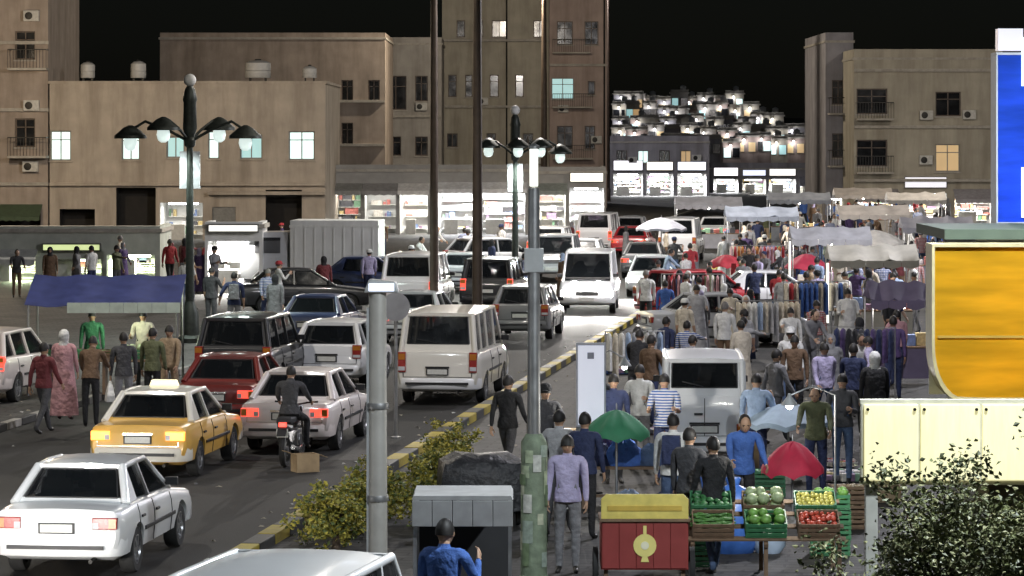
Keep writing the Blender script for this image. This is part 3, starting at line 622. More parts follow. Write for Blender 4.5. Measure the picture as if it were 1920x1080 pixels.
def kit(kind):
    """meshes of one kind of car, made once: list of (part, mesh, paint slot?, sub-parts)"""
    if kind in KITS: return KITS[kind]
    s = SPECS[kind]; L, Wd, H, zb, belt = s['L'], s['W'], s['H'], s['zb'], s['belt']; hw = Wd / 2
    prof = s['prof']; x0, x1 = prof[0][0], prof[-1][0]
    def zt(x):
        for (a, za), (b, zb_) in zip(prof, prof[1:]):
            if a <= x <= b: return za + (zb_ - za) * (x - a) / (b - a)
        return prof[-1][1]
    xs = sorted({*[p[0] for p in prof], *[x0 + (x1 - x0) * i / 16 for i in range(17)], x0 + .06, x1 - .06, x0 + .2, x1 - .2})
    rings = []
    for x in xs:
        e = min(x - x0, x1 - x); q = min(1, e / .35); k = .90 + .10 * math.sqrt(max(0, 1 - (1 - q) ** 2))
        zz = zt(x); b = zb + .12 * (1 - min(1, e / .25)); h = zz - b; w = hw * k
        half = [(0, b), (.80 * w, b), (.955 * w, b + .07), (.995 * w, b + .42 * h), (w, b + .55 * h), (.985 * w, b + .76 * h), (.945 * w, b + .93 * h), (.89 * w, b + .985 * h), (.78 * w, zz), (.4 * w, zz + .012), (0, zz + .018)]
        rings.append([(x, y, z) for y, z in half] + [(x, -y, z) for y, z in half[-2:0:-1]])
    body = MB().loft(rings).mesh('body', [trim_k], None, 0, True)
    ob = link('tmp_body', body); xw = [s['wb'] / 2 + .06, -s['wb'] / 2 + .06]; wr = s['wr']
    cut = MB()
    for x in xw:
        for sg in (-1, 1): cut.lathe_y([(wr + .055, -.17), (wr + .055, .17)], (x, sg * (hw - .07), wr), 20)
    oc = link('tmp_cut', cut.mesh('cut', [trim_k], None, 0, True))
    md = ob.modifiers.new('b', 'BOOLEAN'); md.operation = 'DIFFERENCE'; md.object = oc; md.solver = 'EXACT'
    dg = bpy.context.evaluated_depsgraph_get(); dg.update()
    me = bpy.data.meshes.new_from_object(ob.evaluated_get(dg)); me.name = 'body'
    bpy.data.objects.remove(ob); bpy.data.objects.remove(oc)
    me.polygons.foreach_set('use_smooth', [True] * len(me.polygons)); me.set_sharp_from_angle(angle=R(38))
    me.materials.clear(); me.materials.append(PAINT['white'])
    parts = [('body', me, 'p', [])]
    # cabin above the belt
    a0, a1, a2, a3 = s['gh']; hb = .87 * hw; hr = s['hwr']; zr = H - .03
    B = lambda x, sg: Vector((x, sg * hb, zt(x) - .012))
    def Rf(x, sg): return Vector((x, sg * hr, zr - .03))
    fr = MB()
    for sg in (-1, 1):
        fr.tube([B(a0, sg), Rf(a1, sg)], .042, 10); fr.tube([B(a3, sg), Rf(a2, sg)], .058, 10)
        for px in s['pillars']: fr.bar(B(px - .02, sg), Rf(px, sg), .05, .085, (0, 1, 0))
        fr.tube([Rf(a1 + .01, sg), Rf((a1 + a2) / 2, sg) + Vector((0, sg * .012, .012)), Rf(a2 - .01, sg)], .042, 10)
        if kind == 'sedan':
            fr.slab(B(a3 + .05, sg) + Vector((0, 0, .0)), B(a3 + .50, sg), Rf(a2 + .06, sg), Rf(a2 - .08, sg), .03 * sg)
    fr.bar(Rf(a1, -1), Rf(a1, 1), .08, .06); fr.bar(Rf(a2, -1), Rf(a2, 1), .09, .06)
    nx, ny = 8, 8; top = []
    for i in range(nx + 1):
        u = i / nx; x = a1 + .05 + (a2 - a1 - .10) * u; ee = (2 * u - 1) ** 4
        top.append([(x, hr * 1.03 * (2 * j / ny - 1), zr + .045 - .03 * ee - .05 * abs(2 * j / ny - 1) ** 3) for j in range(ny + 1)])
    ring2 = [r + [(p[0], p[1], zr - .045) for p in r[::-1]] for r in top]
    fr.loft(ring2)
    parts.append(('roof', fr.mesh('roof', [PAINT['white']], 40, 0, True), 'p', []))
    parts.append(('cabin_floor', MB().box2((a3 + .1, -hb + .06, belt - .02), (a0 - .1, hb - .06, belt + .045)).mesh('cabin_floor', [cabin], None, 0, True), None, []))
    st = MB()
    for x in ([.25, -.75] if kind != 'minibus' else [1.0, 0, -.9, -1.7]):
        for y in (-.36, .36): parts.append(('seat', MB().box((x, y, belt + .12), (.16, .46, .34), taper=.8).box((x - .02, y, belt + .35), (.10, .26, .16), taper=.8).mesh('seat', [cabin], None, 0, True), None, []))
    def pane(nm, a, b, c, d, sub=()):
        n = (b - a).cross(d - a).normalized()
        return (nm, MB().slab(a, b, c, d, .012).mesh(nm, [carglass], None, 0, True), None, list(sub))
    i_ = .05
    def lerp(a, b, u): return a + (b - a) * u
    def inset(a, b, c, d, lo, hi, si):
        l0, l1 = lerp(a, d, lo), lerp(a, d, 1 - hi); r0, r1 = lerp(b, c, lo), lerp(b, c, 1 - hi)
        return lerp(l0, r0, si), lerp(r0, l0, si), lerp(r1, l1, si), lerp(l1, r1, si)
    rear_lo = {'sedan': .16, 'minibus': .24, 'microvan': .26}.get(kind, .14)
    rw = inset(B(a3, 1) , B(a3, -1), Rf(a2, -1), Rf(a2, 1), rear_lo, .06, .07)
    fw = inset(B(a0, -1), B(a0, 1), Rf(a1, 1), Rf(a1, -1), .05, .04, .04)
    wip = MB().bar(fw[0].lerp(fw[1], .12) + Vector((.02, 0, .03)), fw[0].lerp(fw[1], .5) + Vector((.02, 0, .05)), .015).bar(fw[0].lerp(fw[1], .52) + Vector((.02, 0, .03)), fw[0].lerp(fw[1], .9) + Vector((.02, 0, .05)), .015).mesh('wiper', [trim_k], None, 0, True)
    parts.append(pane('windscreen', *fw, [('wiper', wip, None)])); parts.append(pane('rear_window', *rw))
    # panel under the rear glass and gasket
    gk = MB()
    for p, q in zip(rw, rw[1:] + rw[:1]): gk.bar(p + Vector((-.004, 0, 0)), q + Vector((-.004, 0, 0)), .02, .02)
    parts.append(('window_gasket', gk.mesh('window_gasket', [trim_k], None, 0, True), None, []))
    lowp = MB().slab(B(a3, 1) + Vector((-.005, 0, 0)), B(a3, -1) + Vector((-.005, 0, 0)), lerp(B(a3, -1), Rf(a2, -1), rear_lo) + Vector((-.005, 0, 0)), lerp(B(a3, 1), Rf(a2, 1), rear_lo) + Vector((-.005, 0, 0)), .04)
    parts.append(('rear_panel', lowp.mesh('rear_panel', [PAINT['white']], None, 0, True), 'p', []))
    if kind not in ('sedan',):
        up = MB()
        for sg in (-1, 1):
            c0 = B(a3, sg); c1 = Rf(a2, sg); d0 = lerp(B(a3, sg), B(a3, -sg), .075); d1 = lerp(Rf(a2, sg), Rf(a2, -sg), .075)
            up.slab(*( (c0, d0, d1, c1) if sg > 0 else (d0, c0, c1, d1)), .05)
        parts.append(('rear_corner', up.mesh('rear_corner', [PAINT['white']], None, 0, True), 'p', []))
    edges = [a0 - .03] + s['pillars'] + [a3 + (.50 if kind == 'sedan' else .06)]
    for sg in (-1, 1):
        for i, (xf, xr) in enumerate(zip(edges, edges[1:])):
            def topx(x): return a1 + (x - a0) * (a2 - a1) / (a3 - a0) if True else x
            tf = a1 - .02 if i == 0 else xf; tr = (a2 + .06 if i == len(edges) - 2 else xr)
            A, Bq, C, D = B(xf - .05, sg), B(xr + .05, sg), Rf(tr + .05, sg), Rf(tf - .05, sg)
            qd = inset(A, Bq, C, D, .05, .05, .02)
            if sg > 0: qd = (qd[1], qd[0], qd[3], qd[2])
            parts.append(pane('side_window', *qd))
    # doors: seams, handles, sill trims
    seam = MB(); hd = MB()
    de = [a0 - .05] + s['pillars'][:2]
    if kind == 'sedan': de = [.70, -.33, -1.15]
    if kind == 'hatch': de = [.72, -.30, -1.15]
    for sg in (-1, 1):
        for x in de:
            seam = MB(); h = zt(x) - zb; pts = [(.975, .12), (.998, .42), (1.003, .55), (.988, .76), (.948, .93)]
            for (k0, f0), (k1, f1) in zip(pts, pts[1:]): seam.bar((x, sg * hw * k0, zb + f0 * h), (x, sg * hw * k1, zb + f1 * h), .010, .010, (1, 0, 0))
            parts.append(('door_seam', seam.mesh('door_seam', [trim_k], None, 0, True), None, []))
        for x in de[1:3]: parts.append(('door_handle', MB().box((x + .17, sg * (hw * .995 + .008), zb + .74 * (belt - zb)), (.16, .03, .032)).mesh('door_handle', [trim_k], None, .008, True), None, []))
    rub = MB()
    for sg in (-1, 1): parts.append(('side_trim', MB().box((.0, sg * (hw + .004), zb + .47 * (belt - zb)), (s['wb'] - wr * 2 - .2, .022, .05)).mesh('side_trim', [trim_k], None, .006, True), None, []))
    for sg in (-1, 1):
        mi = MB().box((a0 - .22, sg * (hb + .10), belt + .10), (.07, .17, .11)).bar((a0 - .2, sg * (hb), belt + .06), (a0 - .2, sg * (hb + .06), belt + .09), .03)
        parts.append(('mirror', mi.mesh('mirror', [trim_k], None, .012, True), None, []))
    def bumper(xe, zc, sgx):
        pth = [(xe - sgx * .34, hw * .985), (xe - sgx * .10, hw * .955), (xe + sgx * .015, hw * .80), (xe + sgx * .05, hw * .4), (xe + sgx * .06, 0)]
        pth = pth + [(x, -y) for x, y in pth[-2::-1]]; rings = []
        for x, y in pth:
            d = .07
            rings.append([(x, y, zc - .12), (x + sgx * .03 * (abs(y) < hw * .9), y * 1.012, zc - .07), (x + sgx * .03 * (abs(y) < hw * .9), y * 1.012, zc + .07), (x, y, zc + .11), (x - sgx * d, y * .9, zc + .11), (x - sgx * d, y * .9, zc - .12)])
        return MB().loft(rings).mesh('bumper', [PAINT['white']], 40, 0, True)
    zbp = zb + .20
    parts.append(('bumper', bumper(x0, zbp, -1), 'b', [('bumper_strip', MB().box((x0 - .088, 0, zbp), (.02, Wd * .74, .05)).mesh('bumper_strip', [trim_k], None, 0, True), None)]))
    parts.append(('bumper', bumper(x1, zbp, 1), 'b', []))
    tw, th, tz = s['tl']
    xe = x0 + .005
    for sg in (-1, 1):
        bx = MB().box2((xe - .03, sg * (hw * .90 - tw), tz - th / 2), (xe + .14, sg * (hw * .925), tz + th / 2))
        ind = MB().box2((xe - .034, sg * (hw * .90 - tw * .28), tz - th / 2 + .015), (xe - .022, sg * (hw * .915), tz + th / 2 - .015)) if tw > th else MB().box2((xe - .034, sg * (hw * .90 - tw + .015), tz + th * .12), (xe - .022, sg * (hw * .915), tz + th * .42))
        rv = MB().box2((xe - .034, sg * (hw * .90 - tw * .98), tz - th * .45), (xe - .022, sg * (hw * .90 - tw * .72), tz + th * .1)) if tw > th else MB().box2((xe - .034, sg * (hw * .90 - tw + .015), tz - th * .42), (xe - .022, sg * (hw * .915), tz - th * .22))
        parts.append(('tail_light', bx.mesh('tail_light', [tail_off], None, .012, True), 't', [('indicator', ind.mesh('indicator', [amber_on], None, 0, True), 'i'), ('reverse_lamp', rv.mesh('reverse_lamp', [head_off], None, 0, True), None)]))
    hwid, hh, hz = s['hl']
    for sg in (-1, 1):
        bx = MB().box2((x1 - .16, sg * (hw * .88 - hwid), hz - hh / 2), (x1 + .012, sg * (hw * .90), hz + hh / 2))
        parts.append(('head_light', bx.mesh('head_light', [head_off], None, .015, True), 'h', []))
    gr = MB()
    for i in range(4): gr.box((x1 + .008, 0, hz - .06 + i * .04), (.03, Wd * .40, .018))
    parts.append(('grille', gr.mesh('grille', [trim_k], None, 0, True), None, []))
    pz = zbp + .235 if kind in ('sedan',) else zbp + .24
    parts.append(('number_plate', MB().box((x0 - .026, 0, pz), (.02, .42, .105)).mesh('number_plate', [plate_w], None, .004, True), None, [('plate_frame', MB().box((x0 - .018, 0, pz), (.02, .47, .14)).mesh('plate_frame', [trim_k], None, .004, True), None)]))
    parts.append(('number_plate', MB().box((x1 + .10, 0, zbp), (.02, .46, .12)).mesh('number_plate', [plate_w], None, .004, True), None, []))
    # boot or tailgate seam and handle
    bs = MB()
    yy = hw * .80; bot = zbp + .13
    tpz = zt(x0 + .05) - .02
    bs.bar((x0 - .004, -yy, bot), (x0 - .004, yy, bot), .010, .010); 
    for sg in (-1, 1): bs.bar((x0 - .004, sg * yy, bot), (x0 - .004, sg * yy, tz - th / 2 - .01), .010, .010, (0, 1, 0))
    bs.box((x0 - .012, 0, pz + .095), (.03, .5, .035))
    if kind in ('microvan', 'minibus', 'suv', 'hatch'):
        gt = MB(); wl_ = B(a3, 1).z - .02
        for sg in (-1, 1): gt.bar((x0 - .006, sg * yy, bot), (x0 - .006 + .03, sg * hb * .98, wl_), .012, .012, (0, 1, 0))
        if kind == 'microvan': gt.bar((x0 - .008, .0, bot), (x0 - .004, .0, wl_), .014, .012, (0, 1, 0)).box((x0 - .02, .10, bot + .36), (.03, .14, .035))
        parts.append(('tailgate_seam', gt.mesh('tailgate_seam', [trim_k], None, 0, True), None, []))
        parts.append(('rear_wiper', MB().bar(rw[0].lerp(rw[1], .48) + Vector((-.03, 0, .02)), rw[0].lerp(rw[1], .16) + Vector((-.025, 0, .10)), .014).mesh('rear_wiper', [trim_k], None, 0, True), None, []))
    parts.append(('tailgate_trim', bs.mesh('tailgate_trim', [chrome if kind == 'sedan' else trim_k], None, 0, True), None, []))
    parts.append(('exhaust', MB().tube([(x0 + .2, -.45, zb + .03), (x0 - .05, -.45, zb + .02)], .028, 10).mesh('exhaust', [iron], 40, 0, True), None, []))
    ty = MB().lathe_y([(wr * .64, -.09), (wr * .93, -.095), (wr, -.07), (wr, .07), (wr * .93, .095), (wr * .64, .09)], (0, 0, 0), 22, 0, False).mesh('wheel', [rubber], 40, 0, True)
    def rim(sg):
        q = MB().lathe_y([(wr * .66, .05), (wr * .66, .085), (wr * .60, .09), (wr * .55, .06), (wr * .2, .075), (.01, .08)], (0, 0, 0), 18)
        for i in range(6):
            a = i * math.pi / 3; q.bar((wr * .18 * math.cos(a), .08, wr * .18 * math.sin(a)), (wr * .58 * math.cos(a), .075, wr * .58 * math.sin(a)), .05, .02, (0, 1, 0))
        if sg < 0: q.v = [(x, -y, z) for x, y, z in q.v]
        return q.mesh('rim', [rimm], 40, 0, True)
    rims = {1: rim(1), -1: rim(-1)}
    wheels = [((x, sg * (hw - .115), wr), ty, rims[sg]) for x in xw for sg in (-1, 1)]
    KITS[kind] = (parts, wheels, s)
    return KITS[kind]
def slot(o, m):
    o.material_slots[0].link = 'OBJECT'; o.material_slots[0].material = m
NCAR = 0
def car(kind, x, Y, rz, col, label, tail=False, head=False, ind=False, bump=None, name='car', cat='car', z=0.0, group=None, beam=90):
    """rz: heading measured from +X; 90 degrees drives away from the viewer"""
    parts, wheels, s = kit(kind)
    root = thing(name, label, cat, (x, Y, z), rz, group)
    pt = PAINT[col]
    for nm, me, sl, subs in parts:
        o = link(nm, me, root)
        if sl == 'p': slot(o, pt)
        if sl == 'b': slot(o, PAINT[bump or col] if (bump or col) != 'trim' else trim_k)
        if sl == 't' and tail: slot(o, tail_on)
        if sl == 'h' and head: slot(o, head_on)
        for nm2, me2, sl2 in subs:
            o2 = link(nm2, me2, o)
            if sl2 == 'i' and not ind: slot(o2, pm('indicator_amber', (.45, .16, .02), .3, var=.1))
    for loc, ty, ri in wheels:
        w = link('wheel', ty, root, loc); link('rim', ri, w)
    if head and kind == 'minibus':
        for sg in (-1, 1): MB().lathe([(.13, 0), (.14, .03), (.10, .06), (.02, .07)], (0, 0, 0), 16).xform(Matrix.Translation((s['L'] / 2 + .04, sg * .38, .92)) @ Matrix.Rotation(R(90), 4, 'Y')).build('added_high_beam', head_on, root, 40)  # extra round beams added to enlarge the headlight glare
    if head:
        for sg in (-1, 1): lamp(root, (s['L'] / 2 + .08, sg * s['W'] * .34, s['hl'][2]), beam, (1, .96, .9), .06, 'SPOT', 70, .7, (R(84), 0, R(-90)))
    return root
HD = math.pi / 2 - ROAD      # heading of the traffic
def by_rear(kind, px, py, rz):
    """centre of a car whose rear bumper stands at pixel px, py"""
    g_ = G(px, py); L = SPECS[kind]['L'] / 2
    return g_.x + L * math.cos(rz), g_.y + L * math.sin(rz)
def put(kind, px, py, col, label, rz=HD, **kw):
    x, y = by_rear(kind, px, py, rz); return car(kind, x, y, rz, col, label, **kw)
put('sedan', 106, 1090, 'white', 'white sedan at the bottom left seen from behind', rz=HD + R(1.0), tail=False, name='sedan')
tx = put('sedan', 258, 902, 'taxi', 'yellow taxi with glowing amber lights and a pale bumper', ind=True, tail=False, bump='cream', name='taxi', cat='taxi')
slot([o for o in tx.children if o.name.startswith('roof')][0], PAINT['cream'])
for o in tx.children:
    if o.name.startswith('tail_light'): slot(o, amber_on)
ts = MB().box((-.35, 0, 1.47), (.16, .5, .11), taper=.85).build('taxi_sign', glow('taxi_sign_glow', (1, .9, .6), .9), tx, None, .02)
put('sedan', 400, 812, 'maroon', 'dark red sedan ahead of the yellow taxi', tail=True, name='sedan')
put('sedan', 533, 852, 'pinkwhite', 'pale sedan with red brake lights behind the motorcycle rider', tail=True, name='sedan')
put('suv', 436, 752, 'black', 'black off road car left of the white hatchback', name='off_road_car')
put('hatch', 612, 730, 'white', 'white hatchback between the black car and the minibus', name='hatchback')
mbv = put('minibus', 820, 762, 'cream', 'cream white minibus seen from behind in the kerb lane', tail=False, bump='white', name='minibus', cat='minibus')
mv = put('microvan', 1321, 898, 'white', 'small boxy white van parked on the market pavement', rz=math.pi / 2 + R(-2), name='small_van', cat='van', z=PAVE)
car('minibus', -1.95, 26.9, HD - R(4), 'white', 'white minibus of which only the roof shows at the bottom edge', name='minibus', cat='minibus', z=PAVE, tail=True)
# further along the street
far = [(5.0, 88, 'sedan', 'silver', 'silver sedan ahead of the white hatchback'), (2.3, 90, 'hatch', 'grey', 'grey hatchback ahead of the cream minibus'), (7.3, 86, 'sedan', 'navy', 'navy sedan in the left lane beside the lamp post'),
       (7.2, 101, 'minibus', 'white', 'white minibus in the left lane far ahead'), (4.9, 102, 'suv', 'black', 'black off road car queueing far ahead'), 
       (7.9, 116, 'sedan', 'silver', 'silver sedan far along the left lane'), (5.0, 129, 'hatch', 'white', 'white hatchback far along the middle lane'), (2.4, 127, 'sedan', 'grey', 'grey sedan far along the kerb lane'),
       (7.2, 136, 'suv', 'white', 'white off road car far along the left lane'), (2.3, 143, 'minibus', 'white', 'white minibus far along the kerb lane'), (5.0, 149, 'sedan', 'red', 'red sedan far along the middle lane'),
       (2.4, 166, 'sedan', 'white', 'white sedan near the end of the queue'), (6.5, 164, 'hatch', 'silver', 'silver hatchback near the end of the queue')]
NM = {'sedan': 'sedan', 'hatch': 'hatchback', 'suv': 'off_road_car', 'minibus': 'minibus', 'microvan': 'small_van'}
for t_, Y_, kd, c_, lb in far:
    p = P(Y_, t_); car(kd, p.x, p.y, HD + R(random.uniform(-1.5, 1.5)), c_, lb, tail=random.random() < .55, name=NM[kd], group='cars queueing along the street', cat={'minibus': 'minibus'}.get(kd, 'car'))
p = P(33.5, 2.7); car('sedan', p.x, p.y, HD, 'silver', 'unseen silver sedan added behind to light the white sedan', head=True, beam=800, name='sedan')  # car added out of view, its headlights light the white sedan from behind
p = P(44.0, 5.1); car('hatch', p.x, p.y, HD, 'blue', 'unseen blue hatchback added behind to light the taxi', head=True, beam=500, name='hatchback')  # unseen car added so that its beams reach the back of the taxi
p = P(103, 2.0); car('minibus', p.x, p.y, HD + math.pi + R(4), 'white', 'white minibus facing the viewer with dazzling headlights', head=True, beam=1500, name='minibus', cat='minibus')
for t_, Y_, kd, c_, lb in [(6.9, 152, 'minibus', 'white', 'white minibus near the end of the left lane')]:
    p = P(Y_, t_); car(kd, p.x, p.y, HD + R(random.uniform(-2, 2)), c_, lb, tail=True, name=NM[kd], group='cars queueing along the street', cat='minibus' if kd == 'minibus' else 'car')
p = P(113, .9); car('sedan', p.x, p.y, HD + math.pi + R(3), 'white', 'white sedan with headlights on facing the viewer at the kerb', head=True, beam=1500, name='sedan')
p = P(124, 5.6); car('suv', p.x, p.y, HD + math.pi + R(2), 'silver', 'silver off road car with headlights on facing the viewer', head=True, beam=1500, name='off_road_car')
# parked on the left square and right side
g = G(562, 590, PAVE); car('sedan', g.x, g.y + 1, R(12), 'black', 'black sedan parked side on behind the white hatchback', name='sedan', z=PAVE)
g = G(700, 560, PAVE); car('sedan', g.x, g.y + 1, R(-6), 'navy', 'dark blue sedan parked left of the twin masts', name='sedan', z=PAVE)
g = G(640, 552, PAVE); car('hatch', g.x - 2.0, g.y + 6, R(5), 'white', 'white hatchback parked before the grey truck', name='hatchback', z=PAVE)
g = G(30, 756, PAVE); car('hatch', g.x - .6, g.y + 1.6, R(80), 'pinkwhite', 'pale hatchback with red lights cut by the left edge', name='hatchback', z=PAVE, tail=True)
g = G(930, 520, PAVE); car('hatch', g.x, g.y + 2, R(30), 'silver', 'silver hatchback parked right of the twin masts', name='hatchback', z=PAVE)
g = G(1322, 604, PAVE); car('hatch', g.x, g.y + 2, R(35), 'red', 'red hatchback parked in the crowd', name='hatchback', z=PAVE)
g = G(1460, 600, PAVE); car('sedan', g.x, g.y + 2, R(5), 'white', 'white sedan with dark windows parked right of the red hatchback', name='sedan', z=PAVE)
g = G(1180, 660, PAVE); car('sedan', g.x + 2.6, g.y + 2.5, R(12), 'silver', 'silver sedan parked behind the white sign board', name='sedan', z=PAVE)

# grey box truck on the square
def box_truck(px, py, rz, label):
    g_ = G(px, py, PAVE); t = thing('box_truck', label, 'truck', g_, rz)
    w = 2.0; cm = PAINT['silver']
    bm_ = pm('truck_box_panel', (.66, .66, .63), .5, var=.08, scale=1.2, dirt=.35)
    bx = MB().box2((-2.1, -w / 2, .75), (1.0, w / 2, 2.55)).build('cargo_box', bm_, t, None, .03)
    rb = MB()
    for i in range(9):
        for sg in (-1, 1): MB().box((-1.9 + i * .34, sg * (w / 2 + .012), 1.55), (.05, .022, 1.45)).build('rib', bm_, bx)
    MB().box2((-2.12, -w / 2 - .02, 2.3), (1.02, w / 2 + .02, 2.38)).build('roof_rail', plate_w, bx)
    MB().box2((-2.2, -.45, .5), (2.6, .45, .72)).build('chassis', iron, t)
    cab = MB().loft([[(1.1, y, z) for y, z in ((-.92, .5), (.92, .5), (.92, 1.4), (.82, 2.15), (-.82, 2.15), (-.92, 1.4))], [(2.3, y, z) for y, z in ((-.92, .5), (.92, .5), (.92, 1.35), (.82, 2.12), (-.82, 2.12), (-.92, 1.35))], [(2.75, y, z) for y, z in ((-.88, .5), (.88, .5), (.88, 1.3), (.7, 1.5), (-.7, 1.5), (-.88, 1.3))]]).build('cab', cm, t, 30)
    MB().slab((2.74, -.74, 1.50), (2.74, .74, 1.50), (2.36, .74, 2.06), (2.36, -.74, 2.06), .02).build('windscreen', carglass, cab)
    for sg in (-1, 1):
        MB().box2((1.35, sg * .925, 1.4), (2.25, sg * .86, 1.95)).build('side_window', carglass, cab)
        MB().box2((2.72, sg * .55, .8), (2.79, sg * .84, 1.0)).build('head_light', head_off, cab)
    for x in (-1.3, 1.9):
        for sg in (-1, 1):
            wv = MB().lathe_y([(.25, -.12), (.40, -.12), (.42, -.09), (.42, .09), (.40, .12), (.25, .12)], (x, sg * .85, .42), 20).build('wheel', rubber, t, 40)
            MB().lathe_y([(.26, sg * .08), (.24, sg * .125), (.08, sg * .10), (.03, sg * .13)], (x, sg * .85, .42), 14).build('rim', rimm, wv, 40)
    return t
box_truck(604, 548, R(176), 'grey box truck parked side on beside the white kiosk')

# motorcycle
def motorcycle(x, Y, rz, label):
    t = thing('motorcycle', label, 'motorcycle', (x, Y, 0), rz)
    for xx in (-.62, .64):
        w = MB(); n = 20
        rings = []
        for i in range(n + 1):
            a = 2 * math.pi * i / n
            rings.append([(xx + (.27 + .045 * math.cos(b)) * math.cos(a), .05 * math.sin(b), .31 + (.27 + .045 * math.cos(b)) * math.sin(a)) for b in [k * math.pi / 3 for k in range(6)]])
        wo = w.loft(rings, True, False).build('wheel', rubber, t, 50)
        sp = MB().lathe_y([(.05, -.06), (.05, .06)], (xx, 0, .31), 10)
        for i in range(10): sp.bar((xx, 0, .31), (xx + .25 * math.cos(i * .628), 0, .31 + .25 * math.sin(i * .628)), .012)
        sp.build('spokes', rimm, wo)
    MB().tube([(.64, .07, .31), (.40, .07, .95)], .022, 8).tube([(.64, -.07, .31), (.40, -.07, .95)], .022, 8).build('fork', chrome, t, 40)
    MB().tube([(.42, 0, .85), (.1, 0, .68), (-.25, 0, .72), (-.62, 0, .78)], .03, 8).tube([(.42, 0, .82), (.25, 0, .42), (-.2, 0, .35), (-.62, 0, .31)], .028, 8).build('frame', iron, t, 40)
    MB().box((.05, 0, .46), (.34, .26, .28)).lathe_y([(.12, -.16), (.12, .16)], (.0, 0, .42), 12).build('engine', rimm, t, None, .015)
    MB().sphere((.18, 0, .80), .2, 0, 12, 8, (1.25, .68, .62)).build('fuel_tank', PAINT['maroon'], t, 60)
    MB().prism([(-.75, .78), (-.7, .86), (-.2, .84), (.05, .80), (.05, .74), (-.7, .74)], -.13, .13).build('seat', trim_k, t, None, .03)
    MB().tube([(.36, .38, 1.04), (.40, .18, 1.02), (.42, 0, .98), (.40, -.18, 1.02), (.36, -.38, 1.04)], .016, 8).build('handlebar', chrome, t, 40)
    MB().sphere((.52, 0, .90), .1, 0, 10, 8).build('head_light', head_off, t, 60)
    MB().box((-.80, 0, .74), (.05, .14, .08)).build('tail_light', tail_on, t, None, .01)
    MB().box((-.84, 0, .60), (.015, .2, .14)).build('number_plate', plate_w, t)
    MB().prism([(-.95, .55), (-.85, .68), (-.62, .70), (-.36, .62), (-.4, .58), (-.62, .66), (-.84, .62)], -.08, .08).build('mudguard', trim_k, t, None, .008)
    MB().tube([(.05, -.15, .3), (-.3, -.18, .28), (-.8, -.18, .36)], [.03, .035, .045], 8).build('exhaust', chrome, t, 40)
    return t
mp = G(530, 878); MOTO = (mp.x + .8 * math.cos(HD), mp.y + .8 * math.sin(HD))
motorcycle(MOTO[0], MOTO[1], HD, 'motorcycle with a rider between the taxi and the pole')
# ================================================================== PEOPLE
SKIN = [pm('skin_%d' % i, c, .55, var=.06, scale=12) for i, c in enumerate([(.42, .26, .17), (.34, .20, .13), (.48, .31, .22), (.26, .15, .10)])]
HAIR = pm('hair_black', (.012, .010, .009), .6, var=.3, scale=40); HAIRG = pm('hair_grey', (.16, .15, .14), .7, var=.3, scale=40)
SHOE = pm('shoe_leather', (.02, .018, .016), .45, var=.2, scale=20)
EYE = pm('eye_dark', (.015, .012, .01), .3, var=.1); LIP = pm('lip', (.30, .12, .10), .5, var=.1)
CLOTH = {n: pm('cloth_' + n.replace(' ', '_'), c, .85, var=.2, scale=7, bump=.9, bscale=11, bdist=.045) for n, c in {
    'white': (.68, .68, .66), 'cream': (.58, .52, .42), 'light grey': (.40, .40, .41), 'grey': (.20, .20, .21), 'charcoal': (.06, .06, .065), 'black': (.018, .018, .02), 'navy': (.025, .035, .09),
    'blue': (.06, .14, .42), 'pale blue': (.34, .44, .60), 'red': (.42, .04, .05), 'maroon': (.15, .03, .035), 'brown': (.14, .085, .05), 'tan': (.34, .25, .16), 'olive': (.11, .12, .06),
    'green': (.05, .20, .10), 'lavender': (.42, .38, .56), 'purple': (.08, .05, .14), 'pink': (.55, .30, .32), 'denim': (.07, .11, .20), 'orange': (.55, .22, .05)}.items()}
def patterned(name, c1, c2, kind):
    m, t, b = ntree('cloth_' + name.replace(' ', '_')); tc = t.nodes.new('ShaderNodeTexCoord'); b.inputs['Roughness'].default_value = .85
    def wv(d):
        w = t.nodes.new('ShaderNodeTexWave'); w.bands_direction = d; w.inputs['Scale'].default_value = 7 if kind == 'striped' else 6; w.inputs['Distortion'].default_value = .8; t.links.new(tc.outputs['Object'], w.inputs['Vector'])
        r = t.nodes.new('ShaderNodeMapRange'); r.inputs[1].default_value = .45; r.inputs[2].default_value = .55; t.links.new(w.outputs['Fac'], r.inputs[0]); return r.outputs[0]
    fac = wv('Z')
    if kind == 'checked':
        mm = t.nodes.new('ShaderNodeMath'); mm.operation = 'MULTIPLY_ADD'; mm.inputs[1].default_value = .5; mm.use_clamp = True; a2 = t.nodes.new('ShaderNodeMath'); a2.operation = 'MULTIPLY'; a2.inputs[1].default_value = .5
        t.links.new(wv('X'), a2.inputs[0]); t.links.new(fac, mm.inputs[0]); t.links.new(a2.outputs[0], mm.inputs[2]); fac = mm.outputs[0]
    mx = t.nodes.new('ShaderNodeMix'); mx.data_type = 'RGBA'; mx.inputs['A'].default_value = (*c1, 1); mx.inputs['B'].default_value = (*c2, 1); t.links.new(fac, mx.inputs['Factor']); t.links.new(mx.outputs['Result'], b.inputs['Base Color'])
    n = t.nodes.new('ShaderNodeTexNoise'); n.inputs['Scale'].default_value = 11; t.links.new(tc.outputs['Object'], n.inputs['Vector']); bp = t.nodes.new('ShaderNodeBump'); bp.inputs['Strength'].default_value = .9; bp.inputs['Distance'].default_value = .045
    t.links.new(n.outputs['Fac'], bp.inputs['Height']); t.links.new(bp.outputs[0], b.inputs['Normal'])
    CLOTH[name] = m
patterned('striped blue', (.5, .5, .52), (.05, .10, .28), 'striped'); patterned('striped grey', (.42, .42, .42), (.10, .10, .11), 'striped')
